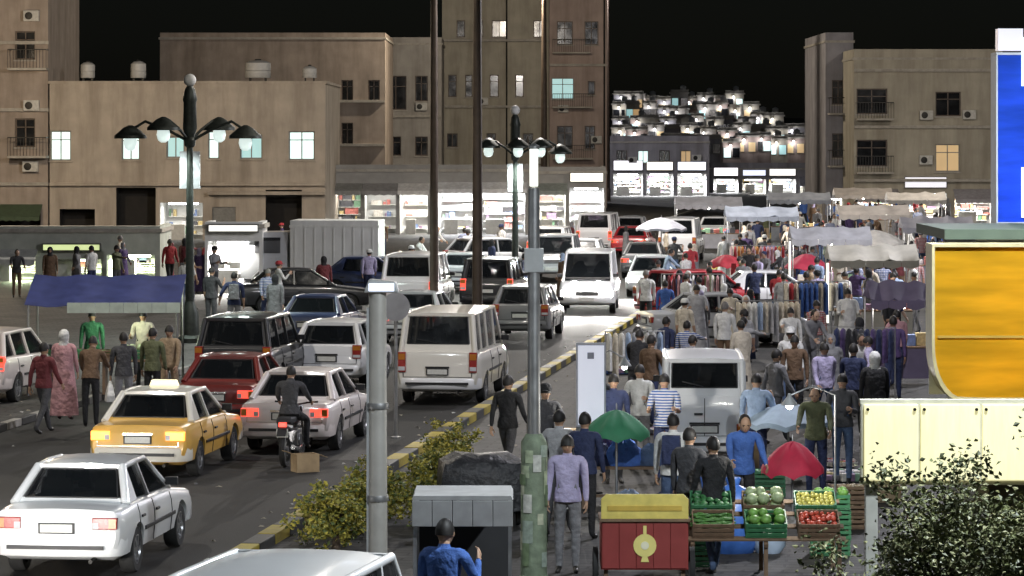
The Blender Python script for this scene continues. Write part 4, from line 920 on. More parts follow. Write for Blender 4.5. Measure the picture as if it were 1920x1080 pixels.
patterned('checked red', (.45, .40, .38), (.30, .04, .04), 'checked'); patterned('checked green', (.40, .40, .34), (.05, .12, .07), 'checked'); patterned('checked blue', (.45, .46, .5), (.05, .09, .24), 'checked')
def rotx(v, a, c):
    y, z = v[1] - c[1], v[2] - c[2]
    return Vector((v[0], c[1] + y * math.cos(a) - z * math.sin(a), c[2] + y * math.sin(a) + z * math.cos(a)))
def hand(mb, wrist, d, side, curl=.5):
    """palm with four fingers of unequal length and a thumb leaving its side"""
    d = d.normalized(); out = Vector((side, 0, 0)); fw = Vector((0, 1, 0)); fw = (fw - d * fw.dot(d)).normalized(); inn = d.cross(fw).normalized()
    if inn.x * side > 0: inn = -inn          # palm faces the thigh
    p0 = wrist - d * .01; p1 = wrist + d * .085
    rings = []
    for t_, w, th in ((0, .026, .020), (.35, .036, .018), (.8, .042, .015), (1.0, .040, .012)):
        c = p0.lerp(p1, t_); rings.append([c + fw * w * math.cos(a) + inn * th * math.sin(a) for a in [k * math.pi / 4 for k in range(8)]])
    mb.loft(rings, True, True, 0)
    for i, (off, ln) in enumerate(((.030, .070), (.010, .080), (-.010, .074), (-.029, .058))):
        b = p1 + fw * off - d * .008; d1 = (d + inn * curl * .5).normalized(); d2 = (d + inn * curl * 1.6).normalized()
        mb.tube([b, b + d1 * ln * .5, b + d1 * ln * .5 + d2 * ln * .5], [.0095, .009, .0065], 5, 0)
    b = p0.lerp(p1, .3) + fw * .032; mb.tube([b, b + (d * .6 + fw * .6 + inn * .3) * .045, b + (d * 1.1 + fw * .65 + inn * .5) * .065], [.012, .0105, .008], 5, 0)
def head(mb, c, pitch):
    n0 = len(mb.v)
    nu, nv = 14, 11; rings = []
    for i in range(nv + 1):
        a = math.pi * i / nv; zz = -math.cos(a); rr = max(math.sin(a), .03); jaw = 1 - .20 * max(0, -zz - .1)
        ring = []
        for j in range(nu):
            th = 2 * math.pi * j / nu; x = math.cos(th) * rr * .076 * jaw; y = math.sin(th) * rr * .096
            if y > 0: y = y * .93 + (.006 if -.75 < zz < -.55 else 0) - (.006 if -.1 < zz < .15 and abs(math.cos(th)) < .6 else 0)
            ring.append((c[0] + x, c[1] + y, c[2] + zz * .118))
        rings.append(ring)
    mb.loft(rings, True, True, 0)
    f = c[1] + .086
    mb.add([(c[0], f + .020, c[2] - .028), (c[0] - .016, f - .006, c[2] - .034), (c[0] + .016, f - .006, c[2] - .034), (c[0], f - .004, c[2] + .016)], [(0, 1, 3), (0, 3, 2), (0, 2, 1)], 0)
    for sx in (-1, 1):
        mb.sphere((c[0] + sx * .030, f - .014, c[2] + .004), .011, 4, 6, 4, (1.2, .6, .7))
        mb.box((c[0] + sx * .031, f - .009, c[2] + .023), (.034, .010, .007), 5)
        mb.sphere((c[0] + sx * .077, c[1] - .004, c[2] - .008), .026, 0, 6, 4, (.45, .8, 1.15))
    mb.box((c[0], f - .010, c[2] - .058), (.042, .012, .010), 6)
    for i in range(n0, len(mb.v)): mb.v[i] = tuple(rotx(mb.v[i], pitch, (0, c[1] - .02, c[2] - .10)))
BODY = {}
def body(key, legL=(0, 0), legR=(0, 0), armL=(0, .12, .15), armR=(0, .12, .15), lean=0.0, pitch=0.0, seat=None, short=False, stout=1.0):
    """one continuous figure grown over a posed skeleton; faces +Y"""
    if key in BODY: return BODY[key]
    V = []; E = []; rad = []; lab = []
    def nv(p, r, l): V.append(Vector(p)); rad.append(r); lab.append(l); return len(V) - 1
    def ed(a, b): E.append((a, b))
    pz = .94
    def up(p): return rotx(p, -lean, (0, 0, pz))
    pel = nv((0, 0, pz), (.150 * stout, .112 * stout), 2); wa = nv(up((0, .0, 1.10)), (.138 * stout, .105 * stout), 1); ch = nv(up((0, .005, 1.30)), (.160 * stout, .112 * stout), 1)
    nb = nv(up((0, 0, 1.44)), (.085, .075), 1); nk = nv(up((0, .005, 1.50)), (.055, .055), 0); hc = nv(up((0, .015, 1.57)), (.058, .06), 0)
    for a, b in ((pel, wa), (wa, ch), (ch, nb), (nb, nk), (nk, hc)): ed(a, b)
    wrists = []; low = []
    for sx, (sw, ab, el) in ((-1, armL), (1, armR)):
        sh = Vector((sx * .155, 0, 1.415)); so = Vector((sx * .200, 0, 1.392))
        d1 = Vector((sx * math.sin(ab), math.sin(sw) * math.cos(ab), -math.cos(sw) * math.cos(ab)))
        s2 = sw + el; ab2 = ab * (.4 if el < 1.2 else -.6); d2 = Vector((sx * math.sin(ab2), math.sin(s2) * math.cos(ab2), -math.cos(s2) * math.cos(ab2)))
        e_ = so + d1 * .275; w_ = e_ + d2 * .245
        sh, so, e_, w_ = up(sh), up(so), up(e_), up(w_)
        i0 = nv(sh, (.082, .080), 1); i1 = nv(so, (.070, .068), 1); i2 = nv(e_, (.047, .047), 1); i3 = nv(e_.lerp(w_, .45), (.044, .044), 7); i4 = nv(w_, (.030, .030), 7)
        ed(ch, i0); ed(i0, i1); ed(i1, i2); ed(i2, i3); ed(i3, i4); wrists.append((w_, w_ - e_, sx))
    for sx, (sw, kn) in ((-1, legL), (1, legR)):
        hp = Vector((sx * .092, 0, .90)); d1 = Vector((sx * .03 if seat is None else sx * .35, math.sin(sw), -math.cos(sw))).normalized(); k_ = hp + d1 * .42
        s2 = sw - kn; a_ = k_ + Vector((0, math.sin(s2), -math.cos(s2))) * .41
        fd = Vector((sx * .12, math.cos(s2 * .5), math.sin(s2 * .4) - .12)).normalized()
        i0 = nv(hp, (.095, .098), 2); i1 = nv(hp.lerp(k_, .4), (.086, .088), 2); i2 = nv(k_, (.064, .066), 2); i3 = nv(k_.lerp(a_, .35), (.062, .064), 2); i4 = nv(a_, (.046, .048), 2)
        i5 = nv(a_ + Vector((0, 0, -.045)) + fd * .05, (.042, .040), 3); i6 = nv(a_ + Vector((0, 0, -.05)) + fd * .17, (.038, .026), 3)
        ed(pel, i0); ed(i0, i1); ed(i1, i2); ed(i2, i3); ed(i3, i4); ed(i4, i5); ed(i5, i6); low.append(a_.z - .085)
    me = bpy.data.meshes.new('p'); me.from_pydata(V, E, []); ob = link('tmp', me)
    md = ob.modifiers.new('skin', 'SKIN'); md.use_smooth_shade = True
    for i, sv in enumerate(me.skin_vertices[0].data): sv.radius = rad[i]; sv.use_root = (i == 0)
    ss = ob.modifiers.new('s', 'SUBSURF'); ss.levels = 1; ss.render_levels = 1
    dg = bpy.context.evaluated_depsgraph_get(); dg.update()
    ev = ob.evaluated_get(dg).to_mesh()
    mb = MB(); mb.v = [tuple(v.co) for v in ev.vertices]
    for f in ev.polygons:
        c = f.center; best = 9; bl = 1
        for a, b in E:
            ab_ = V[b] - V[a]; u = max(0, min(1, (c - V[a]).dot(ab_) / max(ab_.length_squared, 1e-9))); dd = (c - V[a] - ab_ * u).length - (rad[a][0] * (1 - u) + rad[b][0] * u)
            if dd < best: best = dd; bl = lab[b] if u > .5 else lab[a]
        mb.f.append(list(f.vertices)); mb.m.append(bl)
    bpy.data.objects.remove(ob); 
    head(mb, up((0, .018, 1.603)), pitch - lean * .6)
    # shift from modelling slots to: 0 skin 1 top 2 legs 3 shoes 4 eyes 5 hair 6 lips
    for w_, d_, sx in wrists: hand(mb, w_, d_, sx, .7)
    # hem of the shirt or jacket
    hem = []
    for z, r in ((1.06, .150), (.98, .166), (.90, .176), (.885, .172)): hem.append([up((r * stout * math.cos(2 * math.pi * j / 16) * 1.03, r * stout * .80 * math.sin(2 * math.pi * j / 16), z)) for j in range(16)])
    mb.loft(hem, True, False, 1)
    dz = -min(low) if seat is None else seat - pz
    mb.v = [(x, y, z + dz) for x, y, z in mb.v]
    m2 = mb.mesh('person_body', [SKIN[0], CLOTH['grey'], CLOTH['navy'], SHOE, EYE, HAIR, LIP, CLOTH['grey']], 70, 0, True)
    hc_ = up((0, .018, 1.603)) + Vector((0, 0, dz))
    # hair: a cap tilted to the back of the head
    def cap(k, lo, tilt, name, mat, low_z=None):
        q = MB(); rings = []
        for i in range(7):
            a = R(lo) * (1 - i / 6) + .02; rings.append([(math.sin(a) * .080 * k * math.cos(2 * math.pi * j / 12), math.sin(a) * .101 * k * math.sin(2 * math.pi * j / 12), math.cos(a) * .122 * k) for j in range(12)])
        q.loft(rings); q.v = [tuple(rotx(v, tilt + pitch - lean * .6, (0, 0, 0)) + hc_) for v in q.v]
        return q.mesh(name, [mat], 60, 0, True)
    hair = cap(1.10, 98, .20, 'hair', HAIR)
    sc = MB(); rings = []
    for r, z, yo in ((.135, -.185, -.012), (.128, -.16, -.012), (.086, -.115, -.014), (.098, -.05, -.022), (.106, .02, -.026), (.090, .09, -.024), (.05, .132, -.02), (.008, .142, -.02)):
        rings.append([(r * math.cos(2 * math.pi * j / 14), yo + r * (.85 if r > .12 else 1.02) * math.sin(2 * math.pi * j / 14), z) for j in range(14)])
    sc.loft(rings); sc.v = [tuple(rotx(v, -lean * .6, (0, 0, -.1)) + hc_) for v in sc.v]
    scarf = sc.mesh('headscarf', [CLOTH['black']], 60, 0, True)
    rb = MB(); rings = []; n = 22; ph = random.uniform(0, 6)
    for r, z, fo in ((.275, .07, .10), (.262, .35, .08), (.235, .65, .05), (.205, .92, .03), (.185, 1.10, .01), (.196, 1.28, 0), (.175, 1.40, 0), (.10, 1.455, 0)):
        rings.append([up((r * (1.06 if z > 1.2 else 1) * math.cos(2 * math.pi * j / n) * (1 + fo * math.sin(5 * 2 * math.pi * j / n + ph)), r * .78 * math.sin(2 * math.pi * j / n) * (1 + fo * math.cos(6 * 2 * math.pi * j / n + ph)) + (.05 * (1 - z) * (legL[0] + legR[0]) if z < .9 else 0), z)) + Vector((0, 0, dz)) for j in range(n)])
    robe = rb.loft(rings, True, False).mesh('robe', [CLOTH['black']], 60, 0, True)
    BODY[key] = (m2, hair, scarf, robe, hc_, [Vector(w[0]) + Vector((0, 0, dz)) for w in wrists])
    return BODY[key]
POSES = {
    'stand': dict(armL=(.05, .12, .15), armR=(.1, .12, .2)),
    'walk': dict(legL=(.42, .12), legR=(-.35, .25), armL=(-.35, .1, .25), armR=(.35, .1, .3)),
    'stroll': dict(legL=(-.22, .15), legR=(.26, .08), armL=(.2, .12, .3), armR=(-.2, .12, .15)),
    'phone': dict(armL=(.1, .1, .2), armR=(.5, .25, 1.9), pitch=-.25, legL=(.05, 0)),
    'crossed': dict(armL=(.3, .15, 1.5), armR=(.3, .15, 1.5)),
    'reach': dict(armL=(.9, .15, .35), armR=(1.1, .1, .3), lean=.28, pitch=-.2),
    'bend': dict(armL=(.9, .1, .2), armR=(.8, .1, .3), lean=.6, pitch=-.2),
    'carry': dict(legL=(.25, .1), legR=(-.25, .2), armL=(.02, .1, .05), armR=(.3, .15, 1.3)),
    'point': dict(legL=(.1, .05), armL=(.1, .12, .2), armR=(1.35, .2, .15), pitch=.05),
    'hips': dict(armL=(-.35, .5, 1.0), armR=(.1, .12, .2), legR=(.12, .02)),
    'drive': dict(legL=(1.3, .5), legR=(1.3, .5), armL=(.75, .1, .5), armR=(.75, .1, .5), lean=-.12, seat=.42),
    'ride': dict(legL=(1.25, 1.35), legR=(1.25, 1.35), armL=(.95, .22, .35), armR=(.95, .22, .35), lean=.18, seat=.92),
}
bag_m = [CLOTH['white'], CLOTH['black'], CLOTH['blue'], CLOTH['red'], CLOTH['tan']]
bagme = {}
def person(x, Y, facing, pose, top, legs, label, z=PAVE, hair='hair', scale=1.0, robe=None, scarf=None, bag=None, skin=0, group=None, short=False, pack=None, cap=None):
    """facing in degrees: 0 looks away from the viewer (+Y), 180 towards the viewer"""
    b = body(pose, **POSES[pose]); r_ = thing('person', label, 'person', (x, Y, z), R(-facing), group)
    r_.scale = (scale,) * 3
    o = link('body', b[0], r_)
    for i, m in ((0, SKIN[skin]), (1, CLOTH[robe or top]), (2, CLOTH[robe or legs])): o.material_slots[i].link = 'OBJECT'; o.material_slots[i].material = m
    o.material_slots[7].link = 'OBJECT'; o.material_slots[7].material = SKIN[skin] if short and not robe else CLOTH[robe or top]
    if scarf:
        s_ = link('headscarf', b[2], r_); slot(s_, CLOTH[scarf])
    elif hair:
        h = link('hair', b[1], r_); slot(h, HAIRG if hair == 'grey' else HAIR)
    if robe:
        q = link('robe', b[3], r_); slot(q, CLOTH[robe])
    if bag:
        if bag not in bagme:
            mb = MB().loft([[( .03 * a, .02 * c, -.02) for a, c in ((-1, -1), (1, -1), (1, 1), (-1, 1))], [(.09 * a, .05 * c, -.14) for a, c in ((-1, -1), (1, -1), (1, 1), (-1, 1))], [(.15 * a, .08 * c, -.30) for a, c in ((-1, -1), (1, -1), (1, 1), (-1, 1))], [(.14 * a, .09 * c, -.42) for a, c in ((-1, -1), (1, -1), (1, 1), (-1, 1))]])
            bagme[bag] = mb.mesh('carrier_bag', [CLOTH[bag]], None, .015, True)
        w = b[5][0]; link('carrier_bag', bagme[bag], r_, (w.x - .01, w.y, w.z - .07), R(90))
    if pack:
        if pack not in PACK: PACK[pack] = MB().box((0, -.20, 1.24), (.28, .15, .40), taper=.85).box((0, -.285, 1.15), (.2, .04, .18)).bar((-.10, -.13, 1.40), (-.10, .125, 1.32), .04, .012).bar((.10, -.13, 1.40), (.10, .125, 1.32), .04, .012).mesh('backpack', [CLOTH[pack]], None, .02, True)
        link('backpack', PACK[pack], r_)
    if cap:
        if cap not in PACK: PACK[cap] = None
        q = MB().lathe([(.101, .03), (.104, .06), (.09, .115), (.05, .142), (.01, .148)], (0, -.004, 0), 14, sy=1.12).prism([(-.07, .07), (.07, .07), (.06, .17), (.0, .19), (-.06, .17)], .032, .042, 'z')
        q.v = [tuple(Vector(v) + b[4]) for v in q.v]; q.build('cap', CLOTH[cap], r_, 50)
    return r_
PACK = {}
TOPS = ['white', 'cream', 'light grey', 'grey', 'charcoal', 'black', 'navy', 'blue', 'pale blue', 'red', 'maroon', 'brown', 'tan', 'olive', 'lavender', 'white', 'charcoal', 'black', 'purple', 'pink', 'navy', 'grey', 'striped blue', 'striped grey', 'checked red', 'checked green', 'checked blue', 'striped blue', 'checked red', 'white', 'white']
LEGS = ['black', 'navy', 'denim', 'charcoal', 'grey', 'brown', 'tan', 'black', 'denim']
OCC = []
def free(x, y, r=.42):
    return all((x - a) ** 2 + (y - b) ** 2 > (r + c) ** 2 for a, b, c in OCC)
for o in list(S.objects):
    if o.parent is None and o.get('category') in ('car', 'taxi', 'minibus', 'van', 'truck'):
        for u in (-1.5, -.5, .5, 1.5): OCC.append((o.location.x + u * math.cos(o.rotation_euler.z), o.location.y + u * math.sin(o.rotation_euler.z), .9))
    elif o.parent is None and o.get('category') in ('street lamp', 'lamp post'): OCC.append((o.location.x, o.location.y, .3))
PEND = []
def crowd(zone, group, n, px, py, faces, seed, tops=TOPS, road_ok=False, left=False):
    rnd = random.Random(seed); got = 0; tries = 0
    while got < n and tries < n * 40:
        tries += 1
        y = py[0] + (py[1] - py[0]) * rnd.random() ** 1.0; x = rnd.uniform(*px); g_ = G(x, y, PAVE)
        t_ = KX(g_.y) - g_.x
        if (-.4 < t_ < RW + .4) and not road_ok: continue
        if left and t_ < 0 or (not left and not road_ok and t_ > RW): continue
        if not free(g_.x, g_.y): continue
        OCC.append((g_.x, g_.y, .32)); got += 1
        woman = rnd.random() < .28; thobe = (not woman) and rnd.random() < .10
        d = dict(x=g_.x, Y=g_.y, z=PAVE if not (-.1 < t_ < RW + .1) else 0.0, facing=rnd.choice(faces) + rnd.uniform(-35, 35), pose=rnd.choice(['stand', 'walk', 'stroll', 'phone', 'crossed', 'carry', 'walk', 'stroll', 'point', 'hips', 'reach']), top=rnd.choice(tops), legs=rnd.choice(LEGS), scale=rnd.uniform(.93, 1.05) * (.95 if woman else 1), skin=rnd.randrange(4))
        if woman: d['robe'] = rnd.choice(['black', 'black', 'charcoal', 'navy', 'brown', 'maroon', 'grey', 'purple']); d['scarf'] = rnd.choice(['black', 'white', 'cream', 'lavender', 'grey', 'pale blue', 'black'])
        elif thobe: d['robe'] = rnd.choice(['white', 'cream', 'light grey'])
        elif rnd.random() < .12: d['hair'] = 'grey'
        if d['pose'] in ('stand', 'stroll', 'walk') and rnd.random() < .25: d['bag'] = rnd.choice(['white', 'black', 'blue', 'red'])
        if woman: d.pop('bag', None)
        if not woman and not thobe:
            d['short'] = rnd.random() < .45
            if rnd.random() < .16 and d['pose'] != 'reach': d['pack'] = rnd.choice(['black', 'navy', 'red', 'grey'])
            if rnd.random() < .15: d['cap'] = rnd.choice(['white', 'red', 'black', 'navy'])
        desc = 'person in %s robe and %s headscarf' % (d['robe'], d['scarf']) if woman else ('person in long %s robe' % d['robe'] if thobe else 'person in %s top, %s trousers' % (d['top'], d['legs']))
        if d.get('bag'): desc += ' and %s bag' % d['bag']
        PEND.append((zone, group, desc, d))
def flush():
    """labels: what the person wears and where; those dressed alike are told apart by their place"""
    by = {}
    for zone, group, desc, d in PEND: by.setdefault((zone, desc), []).append((d['x'] / d['Y'], group, d))
    for (zone, desc), lst in by.items():
        lst.sort(key=lambda q: q[0])
        for i, (_, group, d) in enumerate(lst):
            lb = desc + ' ' + zone if len(lst) == 1 else desc + ', ' + ORD[i] + ' from left ' + zone
            person(label=lb, group=group, **d)
# ================================================================== STREET FURNITURE AND STALLS
wood = pm('stall_wood', (.20, .13, .08), .8, var=.25, scale=8, bump=.2, dirt=.3)
tin = pm('painted_tin', (.45, .46, .46), .5, .3, var=.1, scale=4, dirt=.35)
bulb_m = glow('bulb', (1.0, .97, .9), 30.0)
# near lamp post with the pale tube, its foot covered in bills
def near_post():
    g_ = G(1001, 1092, PAVE); t = thing('slim_lamp_post', 'slim grey lamp post with pale tube, its base covered in green bills', 'lamp post', g_)
    k = F / g_.y; zt = CAM_H - (352 - 250) / k - PAVE
    MB().lathe([(.20, 0), (.20, .06), (.165, .1), (.16, 1.75), (.10, 1.85)], (0, 0, 0), 14).build('base', pm('post_base_green', (.20, .25, .17), .7, var=.35, scale=7, bump=.3, dirt=.5), t, 35)
    MB().tube([(0, 0, 1.8), (0, 0, zt)], [.085, .07], 12).build('shaft', steel_g, t, 40)
    rnd = random.Random(5)
    bills = [pm('bill_%d' % i, c, .8, var=.25, scale=14) for i, c in enumerate([(.36, .42, .28), (.5, .52, .38), (.30, .36, .30), (.55, .55, .5), (.16, .22, .12)])]
    for i in range(20):
        z = .2 + 1.45 * rnd.random(); a0 = rnd.uniform(math.pi * .95, math.pi * 2.05); w = rnd.uniform(.5, .9); h = rnd.uniform(.13, .3); q = MB(); rr = .166 + .002 * (i % 5)
        ring = [[(rr * math.cos(a0 + w * j / 4), rr * math.sin(a0 + w * j / 4), z + dz) for j in range(5)] for dz in (0, h)]
        q.loft(ring, False, False).build('bill', bills[i % 5], t)
    tb = MB().tube([(0, 0, zt + .02), (0, 0, zt + .48)], .05, 10).build('tube_lamp', glow('post_tube', (.95, 1.0, .9), 3.0), t, 40)
    MB().lathe([(.07, zt + .48), (.07, zt + .52), (.02, zt + .55)], (0, 0, 0), 10).build('tube_cap', steel_g, tb, 40)
    MB().box((0, .0, zt - .9), (.24, .16, .3)).build('junction_box', tin, t, None, .01)
    return t
near_post(); OCC.append((G(1001, 1092).x, G(1001, 1092).y, .4))
def pale_post():
    g_ = G(708, 1128, PAVE); t = thing('pale_post', 'thick pale metal post in front of the minibus', 'post', g_)
    k = F / g_.y; zt = CAM_H - (548 - 250) / k - PAVE
    MB().lathe([(.2, 0), (.2, .04), (.13, .06), (.12, .5)], (0, 0, 0), 14).build('base_plate', steel_g, t, 35)
    MB().tube([(0, 0, .4), (0, 0, zt)], [.118, .105], 16).build('shaft', pm('post_pale_grey', (.50, .48, .44), .5, .25, var=.12, scale=3, dirt=.4), t, 40)
    MB().box((-.115, -.02, zt * .5), (.03, .06, zt * .9)).build('cable_duct', tin, t)
    hd = MB().prism([(-.16, zt), (.26, zt), (.22, zt + .13), (-.10, zt + .16)], -.14, .14).build('lamp_head', tin, t, None, .02)
    MB().box2((-.10, -.155, zt + .02), (.20, -.141, zt + .11)).build('lens', glow('post_lens', (.78, .85, 1.0), 1.6), hd)
    for z in (1.2, 2.3):
        MB().lathe([(.128, z), (.132, z + .02), (.132, z + .05), (.128, z + .07)], (0, 0, 0), 14).build('band', steel_g, t, 35)
    return t
pale_post()
def sign_post(px, py, h, label):
    g_ = G(px, py, PAVE); t = thing('sign_post', label, 'road sign', g_)
    MB().lathe([(.1, 0), (.1, .03), (.035, .05), (.032, h)], (0, 0, 0), 10).build('post', steel_g, t, 35)
    b = MB().lathe_y([(.26, 0), (.26, .015)], (0, -.05, h - .24), 24).build('sign_disc', pm('sign_back', (.38, .38, .4), .4, .5, var=.1), t, 35)
    return t
sign_post(742, 822, 2.65, 'thin sign post with round plate right of the pale post')
# white sign board on a pole
def board():
    g_ = G(1086, 946, PAVE); t = thing('sign_board', 'tall white sign board on a thin pole beside the green parasol', 'sign', g_); k = F / g_.y
    Z = lambda y: CAM_H - (y - 250) / k - PAVE
    MB().tube([(0, 0, 0), (0, 0, Z(645))], .045, 10).build('pole', steel_g, t, 40)
    fr = MB().box2((-.05, -.09, Z(800)), (.40, -.045, Z(642))).build('panel', pm('board_frame', (.4, .4, .44), .5, .4), t, None, .01)
    MB().box2((-.02, -.10, Z(795)), (.37, -.088, Z(647))).build('panel_face', glow('board_face', (.82, .84, 1.0), .42, (.7, .7, .75)), fr)
    MB().box2((.12, -.108, Z(672)), (.22, -.099, Z(660))).build('panel_mark', pm('board_mark', (.3, .3, .36), .6), fr)
    MB().lathe([(.16, 0), (.16, .05), (.05, .08)], (0, 0, 0), 12).build('foot', iron, t, 35)
    OCC.append((g_.x, g_.y, .4))
board()
# parasols
def parasol(px, py, h, r, col, label, name='parasol', n=8, sag=.32, pole_r=.02, tilt=0.0):
    g_ = G(px, py, PAVE); t = thing(name, label, 'parasol', g_); t.rotation_euler = (R(tilt), 0, random.uniform(0, .6))
    MB().tube([(0, 0, 0), (0, 0, h)], pole_r, 8).build('pole', steel_g, t, 40)
    MB().lathe([(.22, 0), (.22, .05), (.06, .08), (.04, .2)], (0, 0, 0), 14).build('foot', kerb_g, t, 35)
    m = pm('parasol_' + '_'.join('%02d' % (c * 99) for c in col), col, .75, var=.12, scale=5, dirt=.15)
    q = MB(); rings = []
    for u in (0.02, .25, .5, .75, 1.0):
        ring = []
        for j in range(n * 4):
            a = 2 * math.pi * j / (n * 4); sc = 1 - .05 * u * (1 - abs(math.cos(n * a / 2)))
            ring.append((r * u * sc * math.cos(a), r * u * sc * math.sin(a), h + .02 - sag * (u ** 1.7) - .07 * u * (1 - abs(math.cos(n * a / 2)))))
        rings.append(ring)
    rings.append([(x * 1.002, y * 1.002, z - .08) for x, y, z in rings[-1]])
    q.loft(rings, True, False).build('canopy', m, t, 50)
    for j in range(n):
        a = 2 * math.pi * j / n
        MB().tube([(.02, 0, 0), (r * .5 * 1, 0, -.03 - sag * .30), (r * .98, 0, -sag - .01)], .006, 5).xform(Matrix.Translation((0, 0, h)) @ Matrix.Rotation(a, 4, 'Z')).build('rib', steel_g, t)
    MB().lathe([(.015, h + .02), (.012, h + .1), (.003, h + .12)], (0, 0, 0), 8).build('tip', steel_g, t, 40)
    OCC.append((g_.x, g_.y, .35))
    return t
parasol(1156, 962, 1.5, .50, (.05, .24, .12), 'green parasol over the blue clothes by the white sign board', sag=.30)
parasol(1486, 985, 1.18, .46, (.55, .03, .07), 'red parasol beside the vegetable crates', sag=.36)
parasol(1478, 905, 1.25, .72, (.30, .38, .47), 'pale blue parasol behind the red one', sag=.26)
parasol(1512, 560, 1.5, .75, (.48, .04, .08), 'dark red parasol in the crowd far behind', sag=.4)
parasol(1362, 566, 1.55, .65, (.50, .05, .07), 'red parasol behind the red hatchback', sag=.3)
parasol(1640, 560, 2.3, 1.0, (.55, .52, .46), 'cream parasol in the crowd under the beige house', sag=.4)
parasol(1240, 520, 2.3, 1.0, (.45, .46, .52), 'grey parasol in the far crowd', sag=.4)

# generic market table with goods
def table(px, py, w, d, h, label, top=wood, rz=0.0, name='market_table', cat='table'):
    g_ = G(px, py, PAVE); t = thing(name, label, cat, g_, rz)
    MB().box((0, 0, h - .02), (w, d, .04)).build('table_top', top, t, None, .006)
    for a in (-1, 1):
        for b in (-1, 1): MB().bar((a * (w / 2 - .05), b * (d / 2 - .05), 0), (a * (w / 2 - .05), b * (d / 2 - .05), h - .04), .05, .05, (0, 1, 0)).build('leg', wood, t)
    MB().bar((-w / 2 + .05, -d / 2 + .05, h * .3), (w / 2 - .05, -d / 2 + .05, h * .3), .04).build('rail', wood, t)
    for u in (-.4, 0, .4): OCC.append((g_.x + u * w * math.cos(rz), g_.y + u * w * math.sin(rz), d * .6))
    return g_, h
def cloth_pile(x, y, z, r, h, col, label, group):
    """a heap of folded and crumpled clothes"""
    rnd = random.Random(int(x * 977 + y * 131)); n = 22; rings = []
    prof = [(1.0, 0), (1.04, .25), (.92, .55), (.62, .82), (.25, .98), (.03, 1.0)]
    ph = [rnd.uniform(0, 6.3) for _ in range(4)]
    for i, (a, b) in enumerate(prof):
        rings.append([(r * a * math.cos(2 * math.pi * j / n) * (1 + .10 * math.sin(3 * 2 * math.pi * j / n + ph[0] + i) + .07 * math.sin(7 * 2 * math.pi * j / n + ph[1] - i * 1.3)), r * .72 * a * math.sin(2 * math.pi * j / n) * (1 + .10 * math.sin(4 * 2 * math.pi * j / n + ph[2] + i)), h * b * (1 + .14 * math.sin(5 * 2 * math.pi * j / n + ph[3] + 2 * i) * (0 < i < 5))) for j in range(n)])
    o = MB().loft(rings).build('clothes_heap', CLOTH[col], None, 50, loc=(x, y, z))
    return tag(o, label, 'clothes', group)
g, h = table(1196, 948, 1.75, .8, .62, 'low wooden table heaped with blue clothes')
for i, (dx, dy, r, hh, c, nm) in enumerate([(-.66, -.12, .27, .34, 'navy', 'leftmost navy heap of clothes on the low table'), (-.22, -.14, .28, .38, 'blue', 'bright blue heap of clothes next to the navy one'), (.22, -.1, .26, .30, 'denim', 'denim heap in the middle of the low table'), (.64, -.12, .27, .36, 'pale blue', 'pale blue heap at the right end of the low table'), (-.45, .24, .25, .42, 'purple', 'purple heap at the back of the low table'), (.42, .24, .26, .36, 'blue', 'blue heap at the back right of the low table')]):
    cloth_pile(g.x + dx, g.y + dy, PAVE + .622, r, hh, c, nm, 'heaps of clothes on the low table')
gq = G(1300, 968, PAVE)
for i, (dx, dy, r, hh, c, nm) in enumerate([(0, 0, .34, .55, 'blue', 'tall blue heap of clothes on the ground right of the low table'), (-.35, -.35, .3, .42, 'navy', 'navy heap of clothes on the ground before the low table'), (-.95, -.35, .28, .40, 'pale blue', 'pale blue heap on the ground before the low table')]):
    cloth_pile(gq.x + dx, gq.y + dy, PAVE, r, hh, c, nm, 'heaps of clothes on the ground')
    OCC.append((gq.x + dx, gq.y + dy, r))
# rails of hanging clothes
def clothes_rail(px, py, w, cols, label, rz=0.0):
    g_ = G(px, py, PAVE); t = thing('clothes_rail', label, 'clothes rail', g_, rz, 'rails of hanging clothes'); rnd = random.Random(int(px))
    MB().tube([(-w / 2, 0, .03), (-w / 2, 0, 1.6), (w / 2, 0, 1.6), (w / 2, 0, .03)], .018, 8).build('rail', steel_g, t, 30)
    for sx in (-1, 1): MB().bar((sx * w / 2, -.3, .02), (sx * w / 2, .3, .02), .035).build('foot', steel_g, t)
    n = int(w / .13)
    for i in range(n):
        x = -w / 2 + .08 + (w - .16) * i / (n - 1); h_ = rnd.uniform(.6, .95); c = rnd.choice(cols); q = MB(); ph = rnd.uniform(0, 6)
        rings = []
        for u, ww, dd in ((0, .05, .02), (.06, .20, .035), (.3, .19, .05), (.65, .20, .05), (1, .22, .055)):
            rings.append([(x + dd * math.cos(a), ww * math.sin(a) * (1 + .06 * math.sin(3 * a + ph + 4 * u)), 1.57 - h_ * u) for a in [k * math.pi / 5 for k in range(10)]])
        q.loft(rings).build('garment', CLOTH[c], t, 60)
    for u in (-.4, 0, .4): OCC.append((g_.x + u * w * math.cos(rz), g_.y + u * w * math.sin(rz), .35))
clothes_rail(1440, 690, 1.6, ['white', 'pale blue', 'light grey', 'lavender', 'cream'], 'rail of pale clothes right of the small van', R(12))
clothes_rail(1620, 760, 1.3, ['black', 'navy', 'purple', 'charcoal'], 'rail of dark clothes left of the purple stall', R(-20))
clothes_rail(1190, 770, 1.2, ['white', 'light grey', 'cream', 'pale blue'], 'rail of white clothes behind the green parasol', R(8))
clothes_rail(1300, 620, 1.8, ['red', 'pink', 'maroon', 'white'], 'rail of red and pink clothes behind the small van', R(-6))
clothes_rail(1530, 640, 1.8, ['white', 'red', 'cream', 'blue'], 'rail of mixed bright clothes before the grey stall', R(10))
clothes_rail(1420, 545, 2.0, ['red', 'orange', 'maroon', 'pink'], 'rail of red clothes in the far crowd', R(4))

